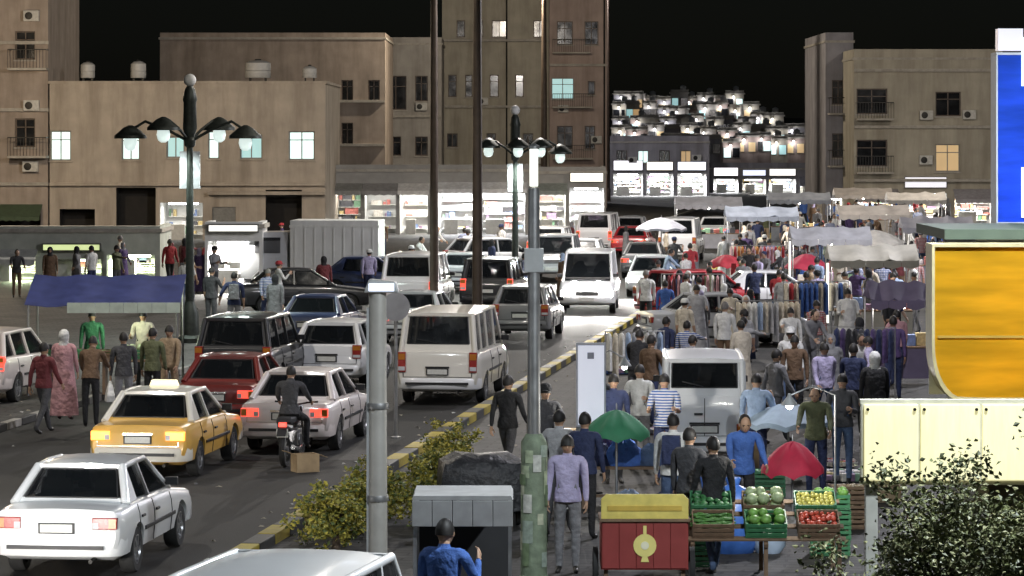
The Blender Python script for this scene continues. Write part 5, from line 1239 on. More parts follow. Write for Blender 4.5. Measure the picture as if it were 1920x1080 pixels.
# red vendor cart with the yellow lamp emblem
def red_cart():
    g_ = G(1209, 1112, PAVE); t = thing('vendor_cart', 'red vendor cart with yellow top board and yellow emblem', 'cart', g_)
    k = F / g_.y; w = 1.06; redm = pm('cart_red', (.30, .05, .045), .5, var=.12, scale=4, dirt=.35); yel = pm('cart_yellow', (.75, .62, .16), .5, var=.15, scale=6, dirt=.2)
    bd = MB().box2((-w / 2, 0, .28), (w / 2, .7, .86)).build('body', redm, t, None, .015)
    for i in range(5): MB().box2((-w / 2 + .012 + i * (w - .02) / 5, -.014, .30), (-w / 2 + .002 + (i + 1) * (w - .02) / 5, -.001, .85)).build('plank', redm, bd, None, .004)
    tp = MB().box2((-w / 2 - .02, -.04, .865), (w / 2 + .02, .74, .90)).build('counter', wood, t, None, .008)
    fb = MB().prism([(-w / 2, .90), (w / 2, .90), (w / 2, 1.14), (w / 2 - .06, 1.2), (-w / 2 + .06, 1.2), (-w / 2, 1.14)], .0, .03).build('top_board', yel, t, None, .006)
    MB().box2((-w / 2 + .08, -.012, 1.0), (w / 2 - .08, -.001, 1.06)).build('board_band', pm('band_ochre', (.6, .42, .08), .5), fb)
    em = MB()   # a hanging lantern: stem, round body, foot
    em.prism([(-.02, .72), (.02, .72), (.02, .82), (-.02, .82)], -.024, -.016)
    em.prism([(.14 * math.cos(a), .58 + .14 * math.sin(a)) for a in [i * math.pi / 10 for i in range(20)]], -.026, -.016)
    em.prism([(-.05, .38), (.05, .38), (.03, .45), (-.03, .45)], -.024, -.016)
    e_ = em.build('emblem', pm('emblem_yellow', (.85, .75, .25), .45, var=.08), bd)
    MB().prism([(.05 * math.cos(a), .58 + .05 * math.sin(a)) for a in [i * math.pi / 6 for i in range(12)]], -.032, -.027).build('emblem_core', pm('emblem_pale', (.85, .82, .6), .5), e_)
    for sx in (-1, 1):
        wv = MB(); rings = []
        wv.v = []
        wv.loft([[(sx * (w / 2 + .06) + d, .35 + r * math.cos(2 * math.pi * j / 18), .26 + r * math.sin(2 * math.pi * j / 18)) for j in range(18)] for d, r in ((-.03, .2), (-.03, .26), (.03, .26), (.03, .2))], True, False).build('wheel', rubber, t, 40)
        MB().bar((sx * (w / 2 - .06), .1, 0), (sx * (w / 2 - .06), .1, .28), .05, .05, (0, 1, 0)).build('leg', wood, t)
    MB().tube([(-.35, .7, .8), (-.35, 1.1, .84), (.35, 1.1, .84), (.35, .7, .8)], .018, 8).build('handle', steel_g, t, 40)
    OCC.append((g_.x, g_.y + .3, .7))
    return g_
gc = red_cart()

# vegetable stand: slanted rack, crates of greens, a blue bag
crate_m = {'green': pm('crate_green', (.06, .22, .10), .5, var=.12, scale=10, dirt=.25), 'blue': pm('crate_blue', (.05, .13, .36), .5, var=.12, scale=10, dirt=.25), 'wood': wood}
VEG = {'cucumbers': ((.06, .17, .03), (.02, .02, .075)), 'lettuces': ((.16, .34, .07), (.075, .075, .06)), 'lemons': ((.62, .56, .12), (.03, .03, .036)), 'tomatoes': ((.45, .06, .03), (.036, .036, .03)), 'potatoes': ((.34, .26, .15), (.04, .035, .03)), 'mint': ((.04, .16, .05), (.05, .05, .03)), 'cabbages': ((.36, .44, .24), (.085, .085, .075)), 'aubergines': ((.035, .015, .05), (.035, .035, .07))}
CR = {}
def crate(x, y, z, col, veg, label, tilt=0.0, rz=0.0, w=.52, d=.36, h=.2):
    t = thing('crate', label, 'crate', (x, y, z), rz, 'crates of the vegetable stand'); t.rotation_euler = (tilt, 0, rz)
    key = (col, w)
    if key not in CR:
        c = MB().box2((-w / 2, -d / 2, 0), (w / 2, d / 2, .012)); m = crate_m[col]
        for zz in (.02, .085, .15):
            c.box2((-w / 2, -d / 2, zz), (w / 2, -d / 2 + .012, zz + .042)).box2((-w / 2, d / 2 - .012, zz), (w / 2, d / 2, zz + .042)).box2((-w / 2, -d / 2 + .012, zz), (-w / 2 + .012, d / 2 - .012, zz + .042)).box2((w / 2 - .012, -d / 2 + .012, zz), (w / 2, d / 2 - .012, zz + .042))
        for a in (-1, 1):
            for b in (-1, 1): c.box((a * (w / 2 - .02), b * (d / 2 - .02), h / 2), (.03, .03, h))
        CR[key] = c.mesh('box', [m], None, 0, True)
    link('box', CR[key], t)
    if veg not in CR:
        col_, sz = VEG[veg]; q = MB(); rnd = random.Random(len(veg) * 7); r = max(sz)
        nx = max(3, int(w / (sz[0] * 2.0))); ny = max(2, int(d / (max(sz[1], sz[2] * .7) * 2.1)))
        for lay in range(2):
            for i in range(nx):
                for j in range(ny):
                    px_ = -w / 2 + w * (i + .5 + rnd.uniform(-.2, .2)) / nx; py_ = -d / 2 + d * (j + .5 + rnd.uniform(-.2, .2)) / ny
                    b_ = MB().sphere((0, 0, 0), 1, 0, 7, 5, sz if sz[2] <= sz[0] else (sz[2], sz[0], sz[0]))
                    b_.xform(Matrix.Translation((px_ * .9, py_ * .88, .11 + lay * min(sz) * 1.5 + rnd.uniform(0, .03))) @ Matrix.Rotation(rnd.uniform(-.5, .5), 4, 'Z') @ Matrix.Rotation(rnd.uniform(-.3, .3), 4, 'X'))
                    vs_ = rnd.uniform(.82, 1.18); q.add([((x_ - px_ * .9) * vs_ + px_ * .9, (y_ - py_ * .88) * vs_ + py_ * .88, z_) for x_, y_, z_ in b_.v], b_.f)
        CR[veg] = q.mesh('vegetables', [pm('veg_' + veg, col_, .5, var=.35, scale=18)], 60, 0, True)
    o = link('vegetables', CR[veg], t); o['kind'] = 'stuff'
    return t
gv = G(1432, 1078, PAVE)
rk = thing('display_rack', 'slanted wooden rack carrying the vegetable crates', 'rack', gv)
for sx in (-.92, 0, .92):
    MB().bar((sx, -.35, .0), (sx, -.35, .45), .05, .05, (0, 1, 0)).build('leg', wood, rk); MB().bar((sx, .45, .0), (sx, .45, .82), .05, .05, (0, 1, 0)).build('leg', wood, rk)
    MB().bar((sx, -.42, .42), (sx, .52, .85), .05, .05).build('bearer', wood, rk)
for i in range(4):
    v_ = -.36 + i * .27; MB().bar((-1.0, v_, .475 + (v_ + .42) * .457), (1.0, v_, .475 + (v_ + .42) * .457), .09, .022, (0, -.4, 1)).build('slat', wood, rk)
tl = math.atan(.457)
vegs = [['cucumbers', 'lettuces', 'tomatoes'], ['mint', 'cabbages', 'lemons'],]
for r_ in range(2):
    for c_ in range(3):
        v_ = -.22 + r_ * .42; xx = -.66 + c_ * .66
        crate(gv.x + xx, gv.y + v_, PAVE + .50 + (v_ + .42) * .457, 'green' if (r_ + c_) % 2 else 'wood', vegs[r_][c_], '%s crate of %s in the %s row of the slanted rack' % ('green' if (r_ + c_) % 2 else 'wooden', vegs[r_][c_], ['front', 'back'][r_]), tl)
for u in (-.7, 0, .7): OCC.append((gv.x + u, gv.y, .6))
# blue plastic sacks behind the rack
sack_b = pm('sack_blue', (.05, .14, .45), .35, var=.2, scale=5, coat=.2); sack_w = pm('sack_pale', (.42, .52, .66), .35, var=.15, scale=5)
def sack(x, y, r, h, mat, label, z=PAVE):
    rnd = random.Random(int(x * 333)); n = 16; rings = []
    for i, (a, b) in enumerate([(.75, 0), (1, .12), (1.08, .35), (.95, .62), (.6, .82), (.22, .9), (.3, .98), (.26, 1.0)]):
        rings.append([(r * a * math.cos(2 * math.pi * j / n) * (1 + rnd.uniform(-.07, .07)), r * .8 * a * math.sin(2 * math.pi * j / n) * (1 + rnd.uniform(-.07, .07)), h * b) for j in range(n)])
    o = MB().loft(rings).build('plastic_sack', mat, None, 50, loc=(x, y, z)); OCC.append((x, y, r)); return tag(o, label, 'sack', 'sacks behind the vegetable rack')
gs = G(1385, 1042, PAVE); sack(gs.x - .05, gs.y + .35, .36, 1.0, sack_b, 'big blue plastic sack behind the vegetable rack')
sack(gs.x + .42, gs.y + .3, .22, .80, sack_w, 'pale blue sack beside the big blue one')
# bulbs on poles added to brighten the stalls and the small van
def added_bulb_pole(px, py, h, reach, watts, label):
    g_ = G(px, py, PAVE); t = thing('added_bulb_pole', label, 'lamp', g_, 0, 'added bulbs on poles over the stalls')
    MB().tube([(0, 0, 0), (0, 0, h), (reach * .5, -.05, h + .12), (reach, -.1, h)], .014, 8).build('pole', steel_g, t, 40)
    MB().lathe([(.12, 0), (.12, .03), (.03, .05)], (0, 0, 0), 12).build('foot', iron, t, 35)
    sh = MB().lathe([(.11, h - .12), (.10, h - .10), (.03, h - .01), (.015, h + .03)], (reach, -.1, 0), 14).build('lamp_shade', tin, t, 35)
    MB().sphere((reach, -.1, h - .13), .045, 0, 10, 8).build('bulb', bulb_m, sh, 60)
    lamp(t, (reach, -.1, h - .22), watts, (1, .97, .9), .05)
added_bulb_pole(1566, 1060, 2.2, -.6, 110, 'added bulb on a bent pole right of the vegetable rack')
added_bulb_pole(1116, 925, 2.1, .45, 150, 'added bulb on a bent pole behind the blue clothes')
# stacked crates around
for i, (px, py, n, col, vg, nm) in enumerate([(1304, 1060, 3, 'green', 'lemons', 'left of the vegetable rack'), (1556, 1040, 4, 'green', 'lettuces', 'right of the vegetable rack'), (1590, 990, 3, 'wood', 'potatoes', 'by the kiosk wall'), (1440, 930, 2, 'green', 'mint', 'under the red parasol')]):
    g_ = G(px, py, PAVE); OCC.append((g_.x, g_.y, .4))
    for j in range(n):
        pos = 'topmost' if j == n - 1 else ('lowest' if j == 0 else ORD[j] + ' from the ground')
        crate(g_.x, g_.y, PAVE + .004 + j * .204, col, vg if j == n - 1 else 'potatoes', '%s crate, %s of the stack %s' % ('green' if col == 'green' else 'wooden', pos, nm), 0, random.uniform(-.08, .08))

# grey canopy booth at the bottom centre
def booth():
    Y = 31.6; k = F / Y; x0, x1 = (772 - 960) / k, (962 - 960) / k; zt = CAM_H - (930 - 250) / k; w = x1 - x0
    t = thing('booth', 'narrow dark booth with pale grey canopy at the bottom edge', 'booth', ((x0 + x1) / 2, Y, PAVE)); zt -= PAVE
    cm = pm('canopy_grey', (.36, .36, .36), .75, var=.12, scale=6, dirt=.4)
    cn = MB().prism([(-w / 2, zt - .04), (w / 2, zt - .04), (w / 2 - .02, zt), (-w / 2 + .02, zt)], .0, .95).build('canopy', cm, t)
    for i in range(5): MB().box2((-w / 2 + w * i / 5 + .003, -.02, zt - .30), (-w / 2 + w * (i + 1) / 5 - .003, .0, zt - .045)).build('valance_panel', cm, cn, None, .004)
    for sx in (-1, 1):
        for y in (.04, .9): MB().bar((sx * (w / 2 - .03), y, 0), (sx * (w / 2 - .03), y, zt - .04), .035, .035, (0, 1, 0)).build('post', steel_g, t)
    MB().box2((-w / 2 + .05, .86, .1), (w / 2 - .05, .9, zt - .06)).build('back_panel', pm('booth_dark', (.03, .03, .032), .8), t)
    MB().box2((-w / 2 + .4, .15, 0), (w / 2 - .06, .55, .92)).build('counter', trim_k, t, None, .01)
booth()

# blue canopy stall on the left pavement
def blue_stall():
    g_ = G(192, 742, PAVE); k = F / g_.y; t = thing('canopy_stall', 'market stall under a blue tarpaulin on the left pavement', 'stall', g_, R(2)); w = 3.3; d = 1.9
    bt = pm('tarp_blue', (.045, .06, .20), .6, var=.2, scale=3, dirt=.3); va = pm('valance_pale', (.45, .52, .46), .75, var=.12, scale=5, dirt=.3)
    q = MB(); nx, ny = 14, 6; rings = []
    for i in range(nx + 1):
        u = i / nx; rings.append([(-w / 2 + w * u, d * v / ny, 1.95 + .55 * v / ny - .05 * math.sin(math.pi * u * 3) ** 2) for v in range(ny + 1)] + [(-w / 2 + w * u, d * v / ny, 1.93 + .55 * v / ny - .05 * math.sin(math.pi * u * 3) ** 2) for v in range(ny, -1, -1)])
    tp = q.loft(rings).build('tarpaulin', bt, t, 40)
    for i in range(11):
        if i in (0, 1, 2): continue
        a = -w / 2 + w * i / 11; MB().box2((a + .004, -.03, 1.76), (a + w / 11 - .004, -.012, 1.98)).build('valance_panel', va, tp)
    for x in (-1.58, 1.58):
        for y in (.05, 1.85): MB().tube([(x, y, 0), (x, y, 1.93 + .55 * y / d)], .025, 8).build('pole', steel_g, t, 40)
    MB().box2((-1.45, .2, .70), (1.45, 1.0, .74)).build('counter_board', wood, t)
    for x in (-1.3, 0, 1.3): MB().box2((x - .03, .3, 0), (x + .03, .9, .70)).build('trestle', wood, t)
    MB().sphere((.3, .8, 1.86), .05, 0, 10, 8).build('bulb', glow('stall_bulb', (.9, 1, .75), 25.0), t, 60)
    lamp(t, (.3, .8, 1.76), 35, (.88, 1, .7), .06)
    for u in (-1, 0, 1): OCC.append((g_.x + u, g_.y + .6, .7))
    return g_
gb = blue_stall()
for i, (dx, vg, col) in enumerate([(-1.15, 'lettuces', 'green'), (-.58, 'mint', 'green'), (0.0, 'cucumbers', 'wood'), (.58, 'cabbages', 'green'), (1.15, 'lemons', 'wood')]):
    crate(gb.x + dx, gb.y + .6, PAVE + .745, col, vg, '%s crate of %s, %s from left under the blue tarpaulin' % ('green' if col == 'green' else 'wooden', vg, ORD[i]))

# ------------------------------------------------------------------ the lit kiosk on the right: cream fascia, amber sign, blue totem
def corner_kiosk():
    Y = 31.6; k = F / Y
    X = lambda px, kk=k: (px - 960) / kk
    Z = lambda py, kk=k: CAM_H - (py - 250) / kk
    x0 = X(1765); t = thing('corner_kiosk', 'shop kiosk with amber sign at the right edge', 'kiosk', (x0, Y, PAVE))
    D = PAVE; wl = pm('kiosk_wall', (.20, .19, .17), .8, var=.15, scale=2, dirt=.4)
    w = 4.0; zr = Z(452) - D
    m = MB().box2((.42, .55, 0), (.54, 2.6, zr)).box2((.42, 2.6, 0), (w, 2.72, zr)).box2((0.54, .55, Z(760) - D), (w, .68, zr)).box2((w - .12, .55, 0), (w, 2.6, Z(760) - D))
    m.build('wall', wl, t); MB().box2((.1, .5, zr), (w, 2.75, zr + .1)).build('roof', pm('kiosk_roof_green', (.05, .07, .05), .7), t)
    MB().box2((.3, .8, 0), (w - .3, 1.3, .95)).build('counter', wood, t, None, .01)
    # amber lightbox with its big rounded corner; tubes inside near the foot
    za, zb_ = Z(752) - D, Z(458) - D; rr = .52; xa = X(1748) - x0
    def shape(ins):
        p = [(w + 1, za + ins), (xa + ins + rr, za + ins)]
        for i in range(1, 9):
            a = -math.pi / 2 - (math.pi / 2) * i / 8; p.append((xa + ins + rr * .55 + rr * .55 * math.cos(a) + .0, za + ins + rr + rr * math.sin(a)))
        p += [(xa + ins, zb_ - ins), (w + 1, zb_ - ins)]
        return p
    sb = thing('amber_sign', 'big amber light box with rounded corner at the right edge', 'sign', (x0, Y, PAVE))
    am = sheet('amber_acrylic', (.66, .385, .022), .55)
    MB().prism(shape(.03), .045, .05).build('sign_face', am, sb)
    o_, i_ = shape(0), shape(.028); rim = MB(); n = len(o_)
    for a in range(n - 1):
        for yy0, yy1 in ((.02, .5),):
            p, q = o_[a], o_[a + 1]; p2, q2 = i_[a], i_[a + 1]
            rim.add([(p[0], yy0, p[1]), (q[0], yy0, q[1]), (q2[0], yy0, q2[1]), (p2[0], yy0, p2[1]), (p[0], yy1, p[1]), (q[0], yy1, q[1]), (q2[0], yy1, q2[1]), (p2[0], yy1, p2[1])], [(0, 1, 2, 3), (7, 6, 5, 4), (0, 4, 5, 1), (3, 2, 6, 7), (0, 3, 7, 4), (1, 5, 6, 2)])
    rim.build('sign_rim', pm('sign_rim_cream', (.42, .36, .2), .5, var=.2), sb)
    MB().box2((xa + .03, .47, za + .03), (w + 1, .49, zb_ - .03)).build('sign_back', inwall, sb)
    MB().box2((xa + .06, .036, Z(632) - D - .012), (w + .9, .043, Z(632) - D + .012)).build('sign_seam', pm('seam_ochre', (.35, .22, .03), .6), sb)
    tb = MB().tube([(xa + .5, .36, za + .22), (w, .36, za + .22)], .025, 8).tube([(xa + .4, .36, zb_ - .45), (w, .36, zb_ - .45)], .015, 8).build('tube_lamp', glow('sign_tube', (1, .9, .7), 6), sb)
    lamp(sb, (xa + 1.4, .34, za + .26), 12.5, (1, .88, .55), kind='AREA', size=(2.4, .1), rot=(R(100), 0, 0))
    lamp(sb, (xa + 1.4, .34, zb_ - .42), 5.5, (1, .80, .45), kind='AREA', size=(2.4, .1), rot=(R(90), 0, 0))
    # cream fascia in front, in panels
    Yc = 31.0; kc = F / Yc; xs = [1618, 1724, 1840, 1960, 2080]; f = thing('cream_fascia', 'glaring cream light box panels below the amber sign', 'sign', ((1618 - 960) / kc, Yc, PAVE)); xo = (1618 - 960) / kc
    cz0, cz1 = CAM_H - (902 - 250) / kc - D, CAM_H - (758 - 250) / kc - D
    cg = glow('cream_light_box', (1.0, .93, .50), .70, (.66, .63, .42), True)
    for a, b in zip(xs, xs[1:]):
        pn = MB().box2(((a - 960) / kc - xo + .012, 0, cz0), ((b - 960) / kc - xo - .012, .14, cz1)).build('light_panel', cg, f, None, .012)
    fr = MB().box2((-.02, .03, cz1), (2.5, .16, cz1 + .04)).box2((-.02, .03, cz0 - .04), (2.5, .16, cz0))
    for a in xs: fr.box2(((a - 960) / kc - xo - .011, .02, cz0), ((a - 960) / kc - xo + .011, .16, cz1))
    fr.build('frame', pm('fascia_frame', (.6, .58, .46), .5), f)
    for xx in (.09, 2.3): MB().box2((xx - .06, .05, 0), (xx + .06, .15, cz0 - .04)).build('post', pm('fascia_post', (.55, .55, .50), .5, var=.1, dirt=.3), f, None, .01)
    for a, b in zip(xs, xs[1:]):
        for px_ in (a + 9, b - 9):
            for zz in (cz0 + .05, cz1 - .05): MB().lathe_y([(.016, -.012), (.016, .0)], ((px_ - 960) / kc - xo, -.001, zz), 8).build('bolt', iron, f)
    # blue totem behind
    Yb = 35.4; kb = F / Yb; xb = (1892 - 960) / kb; z0, z1 = CAM_H - (420 - 250) / kb, CAM_H - (100 - 250) / kb
    b = thing('blue_totem_sign', 'tall blue light box above the amber sign', 'sign', (xb, Yb + .8, zr + .1 + PAVE)); zo = zr + .1 + PAVE
    MB().box2((.1, .1, 0), (.25, .25, z0 - zo)).box2((1.1, .1, 0), (1.25, .25, z0 - zo)).build('post', steel_d, b)
    MB().box2((0, 0, z0 - zo), (1.4, .012, z1 - zo)).build('sign_face', sheet('blue_acrylic', (.05, .16, .85), .6), b)
    MB().box2((0, .40, z0 - zo), (1.4, .42, z1 - zo)).box2((-.02, 0, z0 - zo), (-.003, .42, z1 - zo)).box2((1.403, 0, z0 - zo), (1.42, .42, z1 - zo)).box2((-.02, -.01, z0 - zo - .03), (1.42, .42, z0 - zo - .003)).box2((-.02, -.01, z1 - zo + .003), (1.42, .42, z1 - zo + .03)).build('sign_box', pm('totem_case', (.5, .52, .58), .5), b)
    MB().box2((.0, -.02, z1 - zo + .05), (.28, .2, z1 - zo + .30)).build('sign_cap', glow('totem_cap', (.7, .66, .75), .4), b)
    MB().box2((.26, -.03, z1 - zo - .35), (1.2, -.013, z1 - zo + .20)).build('sign_panel', glow('totem_panel', (.70, .95, .95), .8), b)
    MB().box2((.26, -.03, z0 - zo + .05), (1.2, -.013, z0 - zo + .62)).build('sign_panel', glow('totem_panel_low', (.85, .92, .80), .8), b)
    lamp(b, (.6, .3, z0 - zo + .15), 17, (.8, .9, 1), kind='AREA', size=(1.0, .1), rot=(R(115), 0, 0))
    lamp(b, (.6, .3, z0 - zo + 1.0), 1.5, (.8, .9, 1), kind='AREA', size=(1.0, .1), rot=(R(95), 0, 0))
corner_kiosk()

# ------------------------------------------------------------------ shrubs
leafm = [pm('leaf_%d' % i, c, .55, var=.35, scale=30) for i, c in enumerate([(.11, .125, .045), (.26, .26, .13), (.06, .07, .028)])]  # light on the leaves is put into the paler second tone
bark = pm('bark', (.07, .05, .035), .9, var=.3, scale=20, bump=.4)
leafy = [pm('leaf_yellow_%d' % i, c, .55, var=.35, scale=30) for i, c in enumerate([(.26, .24, .04), (.44, .37, .06), (.10, .13, .035)])]
def shrub(x, Y, h, rx, rz_, zc, n, label, name='small_tree', leaf=.055, z=PAVE, seed=1, cat='tree', mats=None):
    rnd = random.Random(seed); t = thing(name, label, cat, (x, Y, z))
    tr = MB(); tr.tube([(0, 0, 0), (.03, .02, zc * .5), (0, 0, zc)], [.06, .05, .03], 8)
    tips = []
    for i in range(16):
        a = rnd.uniform(0, 6.28); u = rnd.uniform(.3, 1); p = Vector((math.cos(a) * rx * u, math.sin(a) * rx * u, zc + rz_ * rnd.uniform(-.7, .95) * (1 - .4 * u)))
        s_ = Vector((0, 0, zc * rnd.uniform(.5, 1))); tr.tube([s_, s_.lerp(p, .5) + Vector((0, 0, .06)), p], [.022, .015, .006], 5); tips.append((s_, p))
    tr.build('trunk', bark, t, 50)
    q = MB()
    cl = [Vector((rnd.gauss(0, .55) * rx, rnd.gauss(0, .55) * rx, zc + rnd.gauss(0, .5) * rz_)) for _ in range(34)] + [p for _, p in tips]
    for i in range(n):
        c = rnd.choice(cl); p = c + Vector((rnd.gauss(0, .12), rnd.gauss(0, .12), rnd.gauss(0, .10))) * (rx / .8)
        d = Vector((rnd.gauss(0, 1), rnd.gauss(0, 1), rnd.gauss(-.2, .6))).normalized(); s_ = d.cross(Vector((rnd.gauss(0, 1), rnd.gauss(0, 1), rnd.gauss(0, 1)))).normalized(); L_ = leaf * rnd.uniform(.7, 1.4)
        m = 0 if rnd.random() < .5 else (1 if rnd.random() < .5 else 2); up_ = d.cross(s_) * L_ * .15
        q.add([p, p + d * L_ * .5 + s_ * L_ * .32 + up_, p + d * L_, p + d * L_ * .5 - s_ * L_ * .32 + up_], [(0, 1, 2), (0, 2, 3)], m)
    q.build('crown', mats or leafm, t, fix=False)
    OCC.append((x, Y, .4))
    return t
shrub(4.0, 29.2, 2.4, .80, .70, 1.66, 9000, 'dense leafy shrub tree before the cream light box', seed=4)
shrub(5.0, 29.4, 2.3, .72, .72, 1.66, 7000, 'leafy shrub tree cut by the right edge', seed=9)
shrub(3.55, 29.8, 1.7, .38, .45, 1.2, 1500, 'small shrub beside the fascia post', seed=12, name='shrub', cat='shrub')
for i, (px, py, r, nm) in enumerate([(566, 1030, .36, 'lowest shrub by the yellow kerb'), (612, 1002, .34, 'second lowest shrub by the yellow kerb'), (652, 972, .34, 'shrub by the yellow kerb left of the pale post'), (764, 925, .30, 'shrub right of the pale post'), (800, 900, .28, 'upper shrub by the yellow kerb'), (756, 985, .34, 'shrub between the pale post and the booth')]):
    g_ = G(px, py, PAVE); shrub(g_.x + .45, g_.y, .7, r * 1.2, .34, .40, 3000, nm, name='shrub', seed=20 + i, cat='shrub', leaf=.065, mats=leafy)
# ------------------------------------------------------------------ more stalls in the market, each with its own tube or bulb
def tent_stall(px, py, w, col, label, glowcol=(1, .97, .92), watts=45, h=2.2, d=1.6, tube=False, rz=0.0):
    g_ = G(px, py, PAVE); t = thing('market_stall', label, 'stall', g_, rz, 'stalls of the night market')
    m = pm('tent_' + '_'.join('%02d' % (c * 99) for c in col), col, .8, var=.15, scale=3, dirt=.35)
    rings = []; rs = random.Random(int(px) * 3)
    for i in range(13):
        u = i / 12; xx = -w / 2 + w * u; sg_ = -.09 * math.sin(math.pi * ((u * 3) % 1)) + rs.uniform(-.025, .025); s2 = sg_ * .6 + rs.uniform(-.03, .03)
        rings.append([(xx, rs.uniform(-.03, .03), h + sg_), (xx, d * .25, h + .17 + s2 * 1.3), (xx, d / 2, h + .38 + s2), (xx, d * .75, h + .17 + s2 * 1.3), (xx, d, h + sg_), (xx, d, h - .03 + sg_), (xx, d * .75, h + .14 + s2 * 1.3), (xx, d / 2, h + .35 + s2), (xx, d * .25, h + .14 + s2 * 1.3), (xx, 0, h - .03 + sg_)])
    cn = MB().loft(rings).build('canopy', m, t, 45)
    n = max(4, int(w / .4))
    for i in range(n): MB().prism([(-w / 2 + w * i / n + .005, h - .04), (-w / 2 + w * (i + 1) / n - .005, h - .04), (-w / 2 + w * (i + 1) / n - .005, h - .2), (-w / 2 + w * (i + .5) / n, h - .26), (-w / 2 + w * i / n + .005, h - .2)], -.02, -.008).build('valance_flap', m, cn)
    for x in (-1, 1):
        for y in (.04, d - .04): MB().tube([(x * (w / 2 - .04), y, 0), (x * (w / 2 - .04), y, h - .03)], .02, 6).build('pole', steel_g, t, 40)
    MB().box2((-w / 2 + .15, .25, .78), (w / 2 - .15, .95, .82)).build('counter_board', wood, t)
    MB().box2((-w / 2 + .15, .27, .1), (w / 2 - .15, .29, .78)).build('counter_cloth', m, t)
    gd = MB(); rnd = random.Random(int(px))
    x = -w / 2 + .25
    gs_ = {}
    while x < w / 2 - .25:
        ww = rnd.uniform(.1, .3); hh = rnd.uniform(.06, .32); gi = rnd.randrange(8); gs_.setdefault(gi, MB()).box((x + ww / 2, rnd.uniform(.45, .75), .822 + hh / 2), (ww * .9, .25, hh)); x += ww
    for gi, q in gs_.items(): o = q.build('counter_goods', GOODS[gi], t, None, .01); o['kind'] = 'stuff'
    if tube:
        MB().tube([(-w / 2 - .06, -.03, .5), (-w / 2 - .06, -.03, h - .1)], .03, 8).build('tube_lamp', glow('stall_tube', (1, .98, .85), 2.2), t, 40)
    MB().sphere((0, .5, h - .2), .05, 0, 10, 8).build('bulb', bulb_m, t, 60)
    lamp(t, (0, .45, h - .32), watts, glowcol, .06)
    for u in (-.35, 0, .35): OCC.append((g_.x + u * w, g_.y + d / 2, .8))
    return t
tent_stall(1640, 640, 2.4, (.48, .46, .40), 'cream market stall with tube lamp left of the amber sign', tube=True, watts=90)
tent_stall(1700, 720, 1.6, (.12, .10, .16), 'dark purple market stall against the amber sign', watts=37, h=1.9)
tent_stall(1560, 575, 2.6, (.40, .40, .42), 'grey market stall with tube lamp before the beige house', tube=True, watts=176)
tent_stall(1430, 505, 3.0, (.34, .38, .46), 'blue grey market stall in the far crowd', watts=242)
tent_stall(1640, 500, 3.0, (.46, .42, .38), 'beige market stall in the far crowd under the balconies', watts=242)
tent_stall(1760, 540, 2.6, (.35, .34, .36), 'grey stall half hidden by the amber sign', watts=198)
tent_stall(1330, 470, 3.2, (.50, .50, .54), 'pale market stall far along the pavement', watts=352)
tent_stall(1500, 455, 3.2, (.30, .32, .36), 'slate grey market stall far along the pavement', watts=352)
tent_stall(1620, 440, 3.2, (.44, .40, .36), 'tan market stall farthest along the pavement', watts=440)
tent_stall(1720, 455, 3.0, (.5, .48, .45), 'white market stall below the beige house', watts=352)

# ------------------------------------------------------------------ the people one can tell apart
def who(px, py, facing, pose, top, legs, label, z=PAVE, **kw):
    g_ = G(px, py, z); OCC.append((g_.x, g_.y, .32)); return person(g_.x, g_.y, facing, pose, top, legs, label, z=z, **kw)
person(MOTO[0] - .22 * math.cos(HD), MOTO[1] - .22 * math.sin(HD), math.degrees(ROAD), 'ride', 'charcoal', 'black', 'person in dark clothes riding the motorcycle', z=0.0)
g_ = Vector((-.66, 31.1, PAVE)); person(g_.x, g_.y, 20, 'phone', 'blue', 'navy', 'person in blue jacket in front of the booth canopy', scale=1.05)
who(1292, 1052, 30, 'stand', 'charcoal', 'black', 'person in charcoal top between cart and small van', bag='white')
who(1338, 1072, -20, 'stroll', 'black', 'denim', 'person in black top left of the vegetable rack')
who(1418, 905, 10, 'phone', 'pale blue', 'navy', 'person in pale blue top right of the small white van')
who(1150, 905, 170, 'stand', 'navy', 'black', 'person in navy top behind the green parasol')
who(1200, 880, 200, 'crossed', 'white', 'grey', 'person in white top behind the green parasol')
who(1064, 1072, 185, 'stand', 'lavender', 'grey', 'person in lavender top and grey trousers beside the lamp post')
who(1048, 1000, 20, 'stroll', 'light grey', 'charcoal', 'person in light grey top walking away by the sign board')
who(1096, 1010, 20, 'stand', 'navy', 'black', 'person in navy top right of the green pasted lamp post', bag='white')
who(1022, 930, 170, 'stroll', 'charcoal', 'black', 'person in charcoal top behind the lamp post', cap='black')
who(1120, 890, 200, 'phone', 'black', 'denim', 'person in black top and denim trousers behind the clothes table')
who(1246, 905, 190, 'crossed', 'striped blue', 'navy', 'person in striped blue top at the left rear of the small van', short=True)
who(1262, 1010, 10, 'carry', 'white', 'denim', 'person in white top before the blue clothes', pack='navy')
who(952, 900, 30, 'walk', 'black', 'charcoal', 'person in black clothes walking behind the covered cart')
who(1490, 800, 190, 'stand', 'brown', 'black', 'person in brown jacket standing right of the small van')
who(1545, 812, 160, 'walk', 'lavender', 'denim', 'person in lavender shirt walking right of the small van')
who(1600, 820, 20, 'stroll', 'navy', 'black', 'person in navy jacket heading into the market')
who(1640, 846, -10, 'stand', 'black', 'black', 'person in black robe and white headscarf left of the dark stall', robe='black', scarf='white')
who(1455, 830, 60, 'walk', 'grey', 'charcoal', 'person in grey jacket walking past the pale blue parasol', bag='black')
who(1580, 905, 200, 'crossed', 'charcoal', 'denim', 'vendor in charcoal jacket beside the crates', group=None)
who(1530, 930, 190, 'reach', 'olive', 'navy', 'vendor in olive jacket reaching over the crates')
who(1392, 1006, 175, 'reach', 'blue', 'black', 'vendor in bright blue top behind the vegetable rack')
